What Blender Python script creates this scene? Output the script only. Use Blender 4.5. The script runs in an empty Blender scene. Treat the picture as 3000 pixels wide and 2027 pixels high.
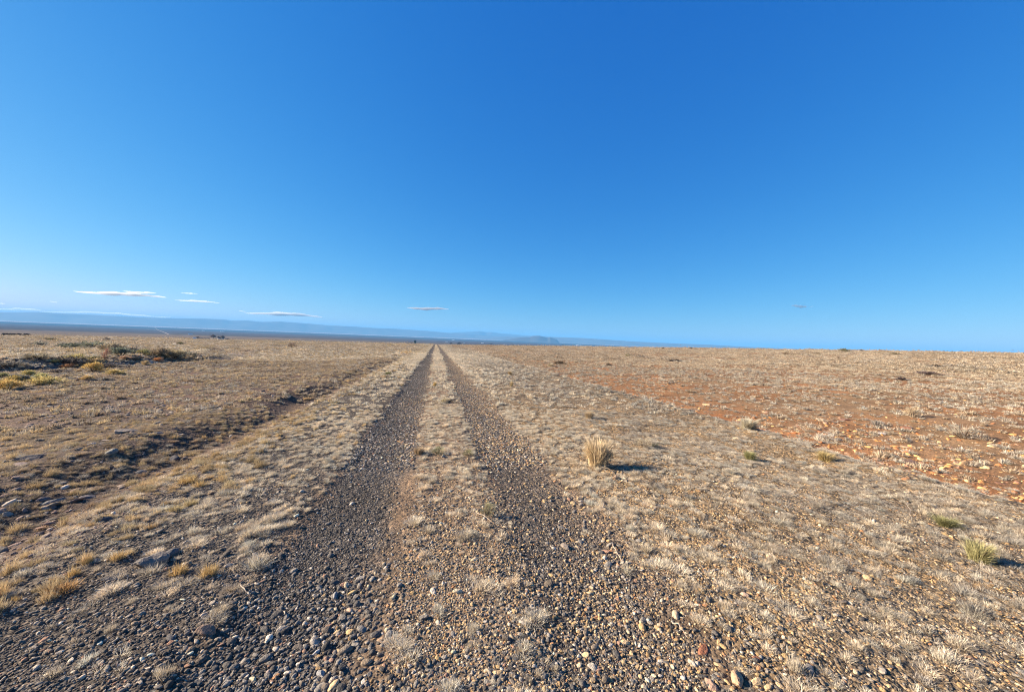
import bpy, bmesh, math, random
import numpy as np
from mathutils import Vector, Matrix, Euler

R = math.radians
random.seed(7)
rng = np.random.default_rng(11)
sc = bpy.context.scene
C = sc.collection

# ------------------------------------------------------------------ camera
CAM_X, CAM_H = -0.13, 1.60
F_PX, IMG_W, IMG_H = 1130.0, 3000.0, 2027.0          # photograph's pixel grid
YAW, PITCH, ROLL = R(-11.2), R(-1.14), R(2.4)
cam_d = bpy.data.cameras.new('camera')
cam = bpy.data.objects.new('camera', cam_d)
C.objects.link(cam)
cam_d.sensor_width = 36.0
cam_d.lens = 36.0 * F_PX / IMG_W
cam_d.clip_start, cam_d.clip_end = 0.05, 250000.0
CAM_M = (Matrix.Rotation(YAW, 3, 'Z') @ Matrix.Rotation(math.pi / 2 + PITCH, 3, 'X') @ Matrix.Rotation(ROLL, 3, 'Z'))
cam.matrix_world = Matrix.Translation((CAM_X, 0, CAM_H)) @ CAM_M.to_4x4()
sc.camera = cam

# ------------------------------------------------------------------ sky and sun
SUN_AZ_FROM_ROAD = R(-72.5)     # left of the road direction (+Y), i.e. sun stands far to the left
SUN_EL = R(23.0)
sun_dir = Vector((math.sin(SUN_AZ_FROM_ROAD) * math.cos(SUN_EL), math.cos(SUN_AZ_FROM_ROAD) * math.cos(SUN_EL), math.sin(SUN_EL)))
world = bpy.data.worlds.new('World')
sc.world = world
world.use_nodes = True
wn, wl = world.node_tree.nodes, world.node_tree.links
wn.clear()
sky = wn.new('ShaderNodeTexSky')
sky.sky_type = 'NISHITA'
sky.sun_disc = False
sky.sun_elevation = SUN_EL
sky.sun_rotation = SUN_AZ_FROM_ROAD
sky.altitude = 1900
sky.air_density = 1.0
sky.dust_density = 1.0
sky.ozone_density = 1.0
# the camera's colour response to the sky, the same in every direction: gain * value ^ power per channel
EXPO = 1.55
sep = wn.new('ShaderNodeSeparateColor'); comb = wn.new('ShaderNodeCombineColor')
wl.new(sky.outputs[0], sep.inputs[0])
for ch, (pw, gain) in enumerate(((1.506, 0.0235), (0.787, 0.1388), (0.397, 0.4326))):
    p_ = wn.new('ShaderNodeMath'); p_.operation = 'POWER'; p_.inputs[1].default_value = pw
    m_ = wn.new('ShaderNodeMath'); m_.operation = 'MULTIPLY'; m_.inputs[1].default_value = gain * 10.0 / 2 ** EXPO
    wl.new(sep.outputs[ch], p_.inputs[0]); wl.new(p_.outputs[0], m_.inputs[0]); wl.new(m_.outputs[0], comb.inputs[ch])
bg = wn.new('ShaderNodeBackground')
bg.inputs[1].default_value = 0.10
wo = wn.new('ShaderNodeOutputWorld')
wl.new(comb.outputs[0], bg.inputs[0])
wl.new(bg.outputs[0], wo.inputs[0])

sun_d = bpy.data.lights.new('sun', 'SUN')
sun_d.energy = 5.0
sun_d.angle = R(0.53)
sun_d.color = (1.0, 0.87, 0.69)
sun = bpy.data.objects.new('sun', sun_d)
C.objects.link(sun)
sun.rotation_euler = (-sun_dir).to_track_quat('-Z', 'Y').to_euler()

sc.view_settings.view_transform = 'Standard'
sc.view_settings.look = 'None'
sc.view_settings.gamma = 1.0
sc.view_settings.use_curve_mapping = False
sc.view_settings.exposure = EXPO
sc.render.engine = 'CYCLES'
sc.cycles.use_denoising = True
sc.cycles.denoiser = 'OPENIMAGEDENOISE'
sc.cycles.denoising_input_passes = 'RGB_ALBEDO_NORMAL'
sc.cycles.denoising_prefilter = 'NONE'
sc.cycles.filter_width = 1.1
sc.cycles.max_bounces = 5
sc.cycles.diffuse_bounces = 2
sc.cycles.volume_bounces = 0
sc.cycles.transparent_max_bounces = 6

# ------------------------------------------------------------------ numpy noise
def _hash(ix, iy, seed):
    h = (ix.astype(np.int64) * 374761393 + iy.astype(np.int64) * 668265263 + seed * 974711) & 0xFFFFFFFF
    h = ((h ^ (h >> 13)) * 1274126177) & 0xFFFFFFFF
    h = (h ^ (h >> 16)) & 0xFFFFFF
    return h / float(0xFFFFFF)

def vnoise(x, y, seed=0):
    x = np.asarray(x, float); y = np.asarray(y, float)
    fx, fy = np.floor(x), np.floor(y)
    tx, ty = x - fx, y - fy
    tx = tx * tx * tx * (tx * (tx * 6 - 15) + 10); ty = ty * ty * ty * (ty * (ty * 6 - 15) + 10)
    a, b = _hash(fx, fy, seed), _hash(fx + 1, fy, seed)
    c, d = _hash(fx, fy + 1, seed), _hash(fx + 1, fy + 1, seed)
    return ((a * (1 - tx) + b * tx) * (1 - ty) + (c * (1 - tx) + d * tx) * ty) * 2 - 1

def fbm(x, y, seed=0, octv=3):
    s, a, t = 0.0, 1.0, 0.0
    for i in range(octv):
        s = s + a * vnoise(x * 2 ** i + 17.3 * i, y * 2 ** i - 9.1 * i, seed + i)
        t += a; a *= 0.5
    return s / t

def sstep(a, b, x):
    t = np.clip((x - a) / (b - a), 0, 1)
    return t * t * (3 - 2 * t)

# ------------------------------------------------------------------ terrain height
FAR_R = np.array([0, 200, 600, 1400, 2500, 5000, 10000, 20000, 90000.])
FAR_Z = np.array([0, -6.0, -18, -38, -56, -84, -108, -124, -124.])
WASH = np.array([(-31.0, 6.0), (-24.5, 14.5), (-21.5, 24.0), (-19.5, 33.0), (-20.0, 44.0), (-26.0, 58.0), (-36, 72.0)])   # centre line of the dry wash

def wash_dist(X, Y):
    best = np.full(np.shape(X), 1e9)
    for (x0, y0), (x1, y1) in zip(WASH[:-1], WASH[1:]):
        dx, dy = x1 - x0, y1 - y0
        t = np.clip(((X - x0) * dx + (Y - y0) * dy) / (dx * dx + dy * dy), 0, 1)
        best = np.minimum(best, np.hypot(X - x0 - t * dx, Y - y0 - t * dy))
    return best

def tracks(X, Y):
    """1 inside the wheel tracks, with a wandering edge"""
    w = 0.10 * fbm(X * 1.1, Y * 0.7, 5) + 0.10 * fbm(X * 5, Y * 4, 8, 2)
    l = sstep(-1.34, -1.10, X + w) * (1 - sstep(-0.62, -0.20, X + w))
    r = sstep(0.48, 0.70, X + w) * (1 - sstep(1.14, 1.58, X + w))
    return l, r

def height(X, Y):
    X = np.asarray(X, float); Y = np.asarray(Y, float)
    r = np.hypot(X, Y)
    near = 1 - sstep(110, 190, r)
    z = -0.017 * Y + 0.0294 * np.maximum(X - 7.5, 0) + 0.0151 * np.minimum(X + 3.6, 0)
    wob = 0.16 * fbm(X * 0.02, Y * 0.23, 21, 2)
    Xr = X + wob
    # right shoulder edge and ditch
    z = z - near * 0.42 * sstep(6.45, 7.25, Xr) + near * 0.34 * sstep(8.0, 15.0, Xr)
    z = z + near * 0.05 * np.exp(-((Xr - 6.25) / 0.45) ** 2)
    # left ditch and its broken berm
    Xl = X + 0.20 * fbm(X * 0.02, Y * 0.35, 33, 2)
    cut = 0.55 + 0.45 * fbm(Y * 0.21, Y * 0 + 3.3, 41, 2)
    z = z - near * (0.05 + 0.10 * cut) * np.exp(-((Xl + 3.35) / 0.50) ** 2)
    z = z + near * 0.12 * np.clip(cut + 0.35 * fbm(X * 0.9, Y * 0.9, 43, 2), 0, 1.3) * np.exp(-((Xl + 4.35) / 0.62) ** 2)
    z = z - near * 0.25 * sstep(-3.2, -12.0, X)
    # wheel ruts
    w = 0.10 * fbm(X * 1.1, Y * 0.7, 5) + 0.07 * fbm(X * 4, Y * 3, 8, 2)
    ed = 0.10 + 0.16 * (0.5 + 0.5 * fbm(Y * 0.45, Y * 0 + 7.7, 9, 2))
    l = sstep(-1.22 - ed, -1.22 + ed, X + w) * (1 - sstep(-0.65, -0.20, X + w))
    rr = sstep(0.56 - ed, 0.56 + ed, X + w) * (1 - sstep(1.1, 1.65, X + w))
    z = z - near * (0.036 * l + 0.028 * rr)
    # dry wash on the left
    wd = wash_dist(X, Y) + 0.9 * fbm(X * 0.25, Y * 0.25, 51, 2)
    z = z - 0.85 * (1 - sstep(1.2, 4.6, wd)) 
    # relief
    road = 1 - sstep(1.5, 2.6, np.abs(X))
    amp = 1 - 0.75 * road * near
    z = z + amp * (0.035 * fbm(X * 0.9, Y * 0.9, 1, 3) + 0.018 * fbm(X * 4.1, Y * 4.1, 2, 2))
    nat = np.maximum(sstep(8, 14, X), sstep(-4.5, -9, X))
    z = z + nat * (0.10 * fbm(X * 0.28, Y * 0.28, 3, 3) + 0.30 * fbm(X * 0.035, Y * 0.035, 4, 3))
    # the plateau falls away to the basin
    farz = np.interp(r, FAR_R, FAR_Z) + 0.0012 * r * fbm(X / 900.0, Y / 900.0, 61, 3) * (1 - sstep(3000, 9000, r))
    t = sstep(math.log(190), math.log(900), np.log(np.maximum(r, 1)))
    return z * (1 - t) + farz * t

def h1(x, y):
    return float(height(np.array([x]), np.array([y]))[0])

def ray(px, py):
    d = CAM_M @ Vector(((px - IMG_W / 2) / F_PX, -(py - IMG_H / 2) / F_PX, -1.0))
    return d

T_MARCH = np.geomspace(1.2, 40000, 2600)
def at(px, py):
    """ground point seen at a pixel of the photograph"""
    d = ray(px, py)
    X = CAM_X + d.x * T_MARCH; Y = d.y * T_MARCH; Z = CAM_H + d.z * T_MARCH
    below = np.nonzero(Z < height(X, Y))[0]
    t = T_MARCH[below[0]] if len(below) else 300.0
    if len(below) and below[0] > 0:
        ts = np.linspace(T_MARCH[below[0] - 1], t, 24)
        k = np.nonzero(CAM_H + d.z * ts < height(CAM_X + d.x * ts, d.y * ts))[0]
        t = ts[k[0]] if len(k) else t
    x, y = CAM_X + d.x * t, d.y * t
    return Vector((x, y, h1(x, y)))

def px_size(p, npx):
    """metres that npx photograph pixels span at point p"""
    v = CAM_M.transposed() @ (Vector(p) - Vector((CAM_X, 0, CAM_H)))
    return npx * max(-v.z, 0.5) / F_PX

# ------------------------------------------------------------------ tagging helpers
def tag(o, label=None, cat=None, group=None, kind=None):
    if label: o['label'] = label
    if cat: o['category'] = cat
    if group: o['group'] = group
    if kind: o['kind'] = kind
    return o

def link(name, me, parent=None):
    o = bpy.data.objects.new(name, me)
    C.objects.link(o)
    if parent is not None: o.parent = parent
    return o

def empty(name, loc, rz=0.0, s=1.0):
    o = bpy.data.objects.new(name, None)
    C.objects.link(o)
    o.location = loc; o.rotation_euler = (0, 0, rz); o.scale = (s, s, s) if not hasattr(s, '__len__') else s
    o.empty_display_size = 0.1
    return o

def mesh_np(name, V, Fq, mat=None, smooth=False):
    me = bpy.data.meshes.new(name)
    me.from_pydata([tuple(v) for v in V], [], [tuple(f) for f in Fq])
    if mat: me.materials.append(mat)
    if smooth: me.polygons.foreach_set('use_smooth', [True] * len(me.polygons))
    me.update()
    return me

# ------------------------------------------------------------------ material helpers
def new_mat(name):
    m = bpy.data.materials.new(name)
    m.use_nodes = True
    nt = m.node_tree
    b = nt.nodes['Principled BSDF']
    b.inputs['Roughness'].default_value = 0.9
    b.inputs['Specular IOR Level'].default_value = 0.2
    return m, nt.nodes, nt.links, b

def mixc(N, L, kind, a, b, f):
    n = N.new('ShaderNodeMix'); n.data_type = 'RGBA'; n.blend_type = kind
    for idx, v in ((0, f), (6, a), (7, b)):
        if hasattr(v, 'is_output'): L.new(v, n.inputs[idx])
        elif idx == 0: n.inputs[0].default_value = v
        else: n.inputs[idx].default_value = (*v, 1) if len(v) == 3 else v
    return n.outputs[2]

def mathn(N, L, op, a, b=None, clamp=False):
    n = N.new('ShaderNodeMath'); n.operation = op; n.use_clamp = clamp
    for i, v in enumerate((a, b)):
        if v is None: continue
        if hasattr(v, 'is_output'): L.new(v, n.inputs[i])
        else: n.inputs[i].default_value = v
    return n.outputs[0]

def noise(N, L, vec, scale, detail=3, rough=0.55):
    n = N.new('ShaderNodeTexNoise')
    n.inputs['Scale'].default_value = scale; n.inputs['Detail'].default_value = detail; n.inputs['Roughness'].default_value = rough
    L.new(vec, n.inputs['Vector'])
    return n

def ramp(N, L, fac, stops):
    n = N.new('ShaderNodeValToRGB')
    e = n.color_ramp.elements
    while len(e) > len(stops): e.remove(e[-1])
    while len(e) < len(stops): e.new(0.5)
    for k, (p, c) in enumerate(stops):
        e[k].position = p; e[k].color = (*c, 1)
    L.new(fac, n.inputs[0])
    return n.outputs[0]

# tinted materials: colour comes from the object's or the scattered copy's own 'tint'
def tint_mat(name, kind):
    m, N, L, b = new_mat(name)
    a = N.new('ShaderNodeAttribute'); a.attribute_type = 'INSTANCER'; a.attribute_name = 'tint'
    tc = N.new('ShaderNodeTexCoord')
    if kind == 'stone':
        n1 = noise(N, L, tc.outputs['Object'], 3.5, 4, 0.6)
        n2 = noise(N, L, tc.outputs['Object'], 22, 2, 0.6)
        v = ramp(N, L, n1.outputs[0], [(0.3, (0.62, 0.62, 0.64)), (0.7, (1.22, 1.18, 1.12))])
        c = mixc(N, L, 'MULTIPLY', a.outputs[0], v, 1.0)
        v2 = ramp(N, L, n2.outputs[0], [(0.35, (0.8, 0.8, 0.8)), (0.65, (1.12, 1.12, 1.12))])
        c = mixc(N, L, 'MULTIPLY', c, v2, 1.0)
        L.new(c, b.inputs['Base Color'])
        b.inputs['Roughness'].default_value = 0.85
        b.inputs['Specular IOR Level'].default_value = 0.15
        bp = N.new('ShaderNodeBump'); bp.inputs['Strength'].default_value = 0.45; bp.inputs['Distance'].default_value = 0.05
        L.new(n1.outputs[0], bp.inputs['Height']); L.new(bp.outputs[0], b.inputs['Normal'])
    else:
        g = N.new('ShaderNodeNewGeometry')
        lo, hi = (0.55, 1.3) if kind == 'blade' else (0.6, 1.25)
        v = ramp(N, L, g.outputs['Random Per Island'], [(0, (lo, lo * 0.98, lo * 0.95)), (1, (hi, hi, hi * 1.0))])
        c = mixc(N, L, 'MULTIPLY', a.outputs[0], v, 1.0)
        L.new(c, b.inputs['Base Color'])
        b.inputs['Roughness'].default_value = 0.8
        tr = N.new('ShaderNodeBsdfTranslucent'); L.new(c, tr.inputs[0])
        ms = N.new('ShaderNodeMixShader'); ms.inputs[0].default_value = 0.25
        out = N['Material Output']
        L.new(b.outputs[0], ms.inputs[1]); L.new(tr.outputs[0], ms.inputs[2]); L.new(ms.outputs[0], out.inputs[0])
    return m

M_STONE = tint_mat('stone', 'stone')
M_BLADE = tint_mat('dry_blades', 'blade')
M_TWIG = tint_mat('twigs', 'twig')

def plain_mat(name, col, rough=0.9, var=0.25, scale=4.0):
    m, N, L, b = new_mat(name)
    tc = N.new('ShaderNodeTexCoord')
    n1 = noise(N, L, tc.outputs['Object'], scale, 4, 0.6)
    v = ramp(N, L, n1.outputs[0], [(0.3, tuple(c * (1 - var) for c in col)), (0.7, tuple(c * (1 + var) for c in col))])
    L.new(v, b.inputs['Base Color'])
    b.inputs['Roughness'].default_value = rough
    return m

# ground: zone colours come from the soil attribute, grain and relief from the shader
def ground_mat():
    m, N, L, b = new_mat('desert_soil')
    a = N.new('ShaderNodeAttribute'); a.attribute_name = 'soil'
    gv = N.new('ShaderNodeAttribute'); gv.attribute_name = 'gravelly'
    tc = N.new('ShaderNodeTexCoord'); P = tc.outputs['Object']
    vo = N.new('ShaderNodeTexVoronoi'); vo.inputs['Scale'].default_value = 62; L.new(P, vo.inputs['Vector'])
    vo2 = N.new('ShaderNodeTexVoronoi'); vo2.inputs['Scale'].default_value = 21; L.new(P, vo2.inputs['Vector'])
    gr = N.new('ShaderNodeSeparateColor'); L.new(vo.outputs['Color'], gr.inputs[0])
    grain = ramp(N, L, gr.outputs[0], [(0.0, (0.45, 0.45, 0.47)), (0.55, (0.95, 0.93, 0.92)), (0.85, (1.3, 1.24, 1.18)), (1.0, (2.3, 2.15, 1.95))])
    gr2 = N.new('ShaderNodeSeparateColor'); L.new(vo2.outputs['Color'], gr2.inputs[0])
    grain2 = ramp(N, L, gr2.outputs[1], [(0.0, (0.6, 0.6, 0.62)), (0.6, (1, 1, 1)), (1.0, (1.7, 1.6, 1.5))])
    c = mixc(N, L, 'MULTIPLY', a.outputs[0], grain, gv.outputs['Fac'])
    c = mixc(N, L, 'MULTIPLY', c, grain2, mathn(N, L, 'MULTIPLY', gv.outputs['Fac'], 0.7))
    n1 = noise(N, L, P, 0.8, 5, 0.6)
    c = mixc(N, L, 'MULTIPLY', c, ramp(N, L, n1.outputs[0], [(0.3, (0.72, 0.70, 0.68)), (0.7, (1.25, 1.25, 1.22))]), 1.0)
    n2 = noise(N, L, P, 9.0, 4, 0.65)
    c = mixc(N, L, 'MULTIPLY', c, ramp(N, L, n2.outputs[0], [(0.3, (0.75, 0.75, 0.75)), (0.7, (1.22, 1.22, 1.22))]), 1.0)
    L.new(c, b.inputs['Base Color'])
    b.inputs['Roughness'].default_value = 0.95
    b.inputs['Specular IOR Level'].default_value = 0.1
    hgt = mathn(N, L, 'ADD', mathn(N, L, 'MULTIPLY', vo.outputs['Distance'], -0.55), mathn(N, L, 'MULTIPLY', vo2.outputs['Distance'], -1.2))
    hgt = mathn(N, L, 'ADD', mathn(N, L, 'MULTIPLY', hgt, gv.outputs['Fac']), mathn(N, L, 'MULTIPLY', n2.outputs[0], 0.45))
    bp = N.new('ShaderNodeBump'); bp.inputs['Strength'].default_value = 0.9; bp.inputs['Distance'].default_value = 0.02
    L.new(hgt, bp.inputs['Height']); L.new(bp.outputs[0], b.inputs['Normal'])
    return m

def plain_far_mat():
    m, N, L, b = new_mat('basin_scrubland')
    tc = N.new('ShaderNodeTexCoord'); P = tc.outputs['Object']
    sep = N.new('ShaderNodeSeparateXYZ'); L.new(P, sep.inputs[0])
    a = N.new('ShaderNodeAttribute'); a.attribute_name = 'soil'
    mp = N.new('ShaderNodeMapping'); mp.inputs['Scale'].default_value = (0.00022, 0.0006, 1); L.new(P, mp.inputs[0])
    n1 = noise(N, L, mp.outputs[0], 1.0, 6, 0.6)
    c = mixc(N, L, 'MULTIPLY', a.outputs[0], ramp(N, L, n1.outputs[0], [(0.32, (0.55, 0.58, 0.6)), (0.5, (1, 1, 1)), (0.68, (1.6, 1.5, 1.4))]), 1.0)
    n2 = noise(N, L, P, 0.012, 5, 0.65)
    c = mixc(N, L, 'MULTIPLY', c, ramp(N, L, n2.outputs[0], [(0.3, (0.6, 0.6, 0.6)), (0.7, (1.35, 1.35, 1.3))]), 1.0)
    L.new(c, b.inputs['Base Color'])
    b.inputs['Roughness'].default_value = 1.0
    b.inputs['Specular IOR Level'].default_value = 0.0
    return m

# ------------------------------------------------------------------ the ground, one height field cut into its surfaces
def spacing(lo, hi, step, grow, limit):
    a = [x for x in np.arange(lo, hi + step * 0.5, step)]
    s = step
    while a[-1] < limit:
        s = min(s * grow, 2500.0)
        a.append(a[-1] + s)
    return a

def soil_colours(X, Y, Z):
    r = np.hypot(X, Y)
    def col(c): return np.array(c, float)[None, :]
    l, rr = tracks(X, Y)
    n_a = fbm(X * 0.35, Y * 0.35, 71, 3); n_b = fbm(X * 0.06, Y * 0.06, 73, 3); n_c = fbm(X * 1.7, Y * 1.7, 75, 2)
    out = np.repeat(col((0.20, 0.135, 0.085)), len(X), 0)
    def lay(c, w):
        nonlocal out
        w = np.clip(w, 0, 1)[:, None]
        out = out * (1 - w) + col(c) * w
    # natural ground, right: orange earth; farther off the straw cover takes over
    lay((0.25, 0.13, 0.062), sstep(6.3, 7.0, X))
    lay((0.35, 0.14, 0.052), sstep(6.4, 6.9, X) * (1 - sstep(7.4, 9.0, X + n_c)))
    lay((0.23, 0.145, 0.08), sstep(8, 12, X) * sstep(-0.2, 0.5, n_a))
    # left: red brown
    lay((0.085, 0.058, 0.045), sstep(-2.9, -3.6, X + 0.4 * n_c))
    lay((0.12, 0.072, 0.052), sstep(-3.6, -4.6, X) * sstep(0.0, 0.5, n_a))
    # straw cover with distance (the tufts themselves are too small to build there)
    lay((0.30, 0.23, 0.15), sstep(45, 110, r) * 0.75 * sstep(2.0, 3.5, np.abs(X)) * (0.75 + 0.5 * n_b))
    # wash floor
    wd = wash_dist(X, Y)
    lay((0.15, 0.12, 0.10), 1 - sstep(2.0, 4.0, wd + 0.8 * n_a))
    # shoulders
    sh = sstep(1.3, 1.7, X) * (1 - sstep(6.2, 6.7, X + 0.2 * n_c))
    lay((0.19, 0.142, 0.092), sh)
    lay((0.28, 0.19, 0.10), sh * (1 - sstep(7, 16, r)) * sstep(-0.2, 0.35, n_a + 0.5 * n_c) * 0.8)
    sl = sstep(-1.15, -1.35, X) * (1 - sstep(-2.7, -3.3, X + 0.3 * n_c))
    lay((0.092, 0.077, 0.064), sl)
    # centre strip
    cs = sstep(-0.40, -0.2, X) * (1 - sstep(0.48, 0.65, X))
    lay((0.215, 0.155, 0.102), cs * (0.75 + 0.4 * n_c))
    lay((0.30, 0.19, 0.105), cs * sstep(0.1, 0.5, n_a) * (1 - sstep(4, 9, r)) * 0.45)
    # tracks
    fade = 1 - sstep(230, 300, Y)
    lay((0.070, 0.063, 0.057), l * fade)
    lay((0.115, 0.098, 0.084), l * fade * sstep(-0.05, 0.5, n_a + 0.4 * n_c) * 0.5 + l * fade * 0.35 * sstep(-0.95, -0.6, X))
    lay((0.105, 0.090, 0.076), rr * fade)
    lay((0.165, 0.125, 0.09), rr * fade * (sstep(-0.1, 0.5, n_c + n_a) * 0.6 + 0.35 * sstep(0.8, 1.2, X)))
    grav = np.clip(0.5 + 0.5 * np.maximum(l, rr) + 0.4 * sl + 0.4 * sh, 0, 1) * (1 - 0.5 * sstep(20, 60, r))
    # basin
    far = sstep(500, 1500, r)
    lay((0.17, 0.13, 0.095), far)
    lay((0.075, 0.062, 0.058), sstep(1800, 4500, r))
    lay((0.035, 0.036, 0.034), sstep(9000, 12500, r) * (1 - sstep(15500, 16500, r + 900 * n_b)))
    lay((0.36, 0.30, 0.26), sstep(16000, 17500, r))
    return out, grav

def build_ground():
    right = spacing(-2.6, 2.6, 0.045, 1.032, 34000)
    left = [-x for x in spacing(2.6, 2.6, 0.045, 1.032, 34000)][1:]
    xs = np.array(sorted(left) + right)
    up = spacing(1.0, 4.0, 0.05, 1.032, 34000)
    dn = [1.0]; s = 0.08
    while dn[-1] > -3000:
        dn.append(dn[-1] - s); s = s * 1.25
    ys = np.array(sorted(dn[1:]) + up)
    GX, GY = np.meshgrid(xs, ys)
    X, Y = GX.ravel(), GY.ravel()
    Z = height(X, Y)
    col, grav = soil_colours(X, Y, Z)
    nx, ny = len(xs), len(ys)
    j, i = np.meshgrid(np.arange(ny - 1), np.arange(nx - 1), indexing='ij')
    base = (j * nx + i).ravel()
    quads = np.stack([base, base + 1, base + nx + 1, base + nx], 1)
    cx = X[quads].mean(1); cy = Y[quads].mean(1); cr = np.hypot(cx, cy)
    is_far = cr > 700
    is_road = (np.abs(cx) < 1.52) & (cy < 330) & (cy > -60) & ~is_far
    mg, mf = ground_mat(), plain_far_mat()
    res = {}
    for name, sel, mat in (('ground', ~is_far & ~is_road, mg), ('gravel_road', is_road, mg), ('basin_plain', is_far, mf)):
        q = quads[sel]
        used, inv = np.unique(q, return_inverse=True)
        q2 = inv.reshape(q.shape).astype(np.int32)
        me = bpy.data.meshes.new(name)
        me.vertices.add(len(used))
        me.vertices.foreach_set('co', np.stack([X[used], Y[used], Z[used]], 1).astype(np.float32).ravel())
        me.loops.add(q2.size); me.loops.foreach_set('vertex_index', q2.ravel())
        me.polygons.add(len(q2)); me.polygons.foreach_set('loop_start', np.arange(0, q2.size, 4, dtype=np.int32))
        me.polygons.foreach_set('use_smooth', np.ones(len(q2), bool))
        at_ = me.attributes.new('soil', 'FLOAT_COLOR', 'POINT')
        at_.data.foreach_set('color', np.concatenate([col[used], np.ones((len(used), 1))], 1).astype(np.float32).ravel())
        ag = me.attributes.new('gravelly', 'FLOAT', 'POINT')
        ag.data.foreach_set('value', grav[used].astype(np.float32))
        me.materials.append(mat)
        me.update(); me.validate()
        res[name] = tag(link(name, me), kind='structure')
    return res

SURF = build_ground()

# ------------------------------------------------------------------ far hills
def az_el(px, py):
    d = ray(px, py)
    return math.atan2(d.x, d.y), d.z / math.hypot(d.x, d.y)

def ridge(name, pts, dist, depth, foot, mat, rough=0.12, seed=0, steps=240):
    """a range of hills whose crest runs through the given directions at its true distance"""
    ae = np.array([az_el(*p) for p in pts])
    azs = np.linspace(ae[0, 0], ae[-1, 0], steps)
    el = np.interp(azs, ae[:, 0], ae[:, 1])
    endt = np.clip(np.minimum(np.arange(steps), steps - 1 - np.arange(steps)) / (0.05 * steps), 0.02, 1) ** 0.7
    el = el * endt + (foot / dist) * (1 - endt)
    prof = [(-1.0, 0.0), (-0.72, 0.16), (-0.45, 0.42), (-0.25, 0.72), (-0.1, 0.93), (0.0, 1.0), (0.2, 0.9), (0.6, 0.4), (1.0, 0.0)]
    V, Fq = [], []
    for k, (a, e) in enumerate(zip(azs, el)):
        top = CAM_H + e * dist
        for m_, (d, hh) in enumerate(prof):
            n = float(fbm(np.array([a * 38 + 50]), np.array([m_ * 0.5 + seed * 7.7]), seed, 2)[0])
            rr_ = dist + d * depth * (1 + 0.25 * n * (0 < m_ < len(prof) - 1))
            z = foot + (top - foot) * hh * (1 + (rough * n if m_ not in (5,) else 0))
            if m_ in (0, len(prof) - 1): z = foot - 40
            V.append((CAM_X + math.sin(a) * rr_, math.cos(a) * rr_, z))
    np_ = len(prof)
    for k in range(steps - 1):
        for m_ in range(np_ - 1):
            a0 = k * np_ + m_
            Fq.append((a0, a0 + 1, a0 + np_ + 1, a0 + np_))
    o = link(name, mesh_np(name, V, Fq, mat, True))
    return tag(o, kind='structure')

M_HILL = plain_mat('far_hill_rock', (0.10, 0.085, 0.07), 1.0, 0.35, 0.0012)
M_BUTTE = plain_mat('butte_rock', (0.075, 0.062, 0.055), 1.0, 0.3, 0.002)
ridge('mesa_ridge', [(-900, 905), (-500, 908), (-250, 912), (0, 915), (60, 915), (110, 914), (180, 918), (270, 922), (400, 929), (500, 932), (600, 933.6), (650, 935), (676, 939), (720, 938.6),
      (770, 943), (820, 941.6), (880, 946), (950, 952), (1050, 957.5), (1100, 961), (1160, 963), (1250, 969), (1300, 974), (1380, 979), (1440, 984), (1560, 988)], 24500, 3200, -124, M_HILL, seed=1)
ridge('mountain_range', [(1270, 975), (1300, 974), (1320, 975), (1345, 973), (1380, 972), (1404, 970), (1425, 973), (1440, 972.5), (1470, 977), (1500, 979), (1530, 982), (1580, 985), (1640, 988)], 29000, 2500, -124, M_HILL, seed=2)
ridge('butte', [(1470, 996), (1500, 992), (1520, 989), (1540, 987), (1552, 987.5), (1562, 984), (1580, 983.5), (1592, 986), (1605, 990), (1612, 987.5), (1620, 991), (1640, 997)], 15000, 700, -118, M_BUTTE, rough=0.05, seed=3, steps=90)
ridge('low_mesa', [(1420, 984), (1500, 986), (1560, 987.5), (1630, 987.5), (1700, 990), (1780, 995), (1850, 1000), (1950, 1005), (2080, 1010), (2150, 1014), (2257, 1019), (2500, 1029), (3000, 1050), (3400, 1066)], 21500, 2600, -124, M_HILL, seed=4)

# ------------------------------------------------------------------ stones
def pebble_mesh(name, seed, sub=2, flat=0.62, rough=0.22, angular=0.0):
    rs = random.Random(seed)
    bm = bmesh.new()
    bmesh.ops.create_icosphere(bm, subdivisions=sub, radius=0.5)
    ph = [rs.uniform(0, 6.28) for _ in range(9)]
    fx = [rs.uniform(1.5, 3.6) for _ in range(9)]
    planes = [(Vector((rs.gauss(0, 1), rs.gauss(0, 1), rs.gauss(0, 1))).normalized(), rs.uniform(0.30, 0.44)) for _ in range(int(angular))]
    ex, ey = rs.uniform(0.95, 1.3), rs.uniform(0.7, 0.95)
    for v in bm.verts:
        p = v.co.copy()
        d = 1 + rough * (math.sin(p.x * fx[0] * 2 + ph[0]) * math.sin(p.y * fx[1] * 2 + ph[1]) + 0.6 * math.sin(p.z * fx[2] * 2 + ph[2] + p.x * fx[3]) + 0.35 * math.sin(p.x * 7 + p.y * 6 + ph[4]))
        p = p * d
        for n, k in planes:
            s = p.dot(n) - k
            if s > 0: p -= n * s
        v.co = Vector((p.x * ex, p.y * ey, p.z * flat))
    me = bpy.data.meshes.new(name)
    bm.to_mesh(me); bm.free()
    me.materials.append(M_STONE)
    me.polygons.foreach_set('use_smooth', [angular < 3] * len(me.polygons))
    return me

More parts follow.
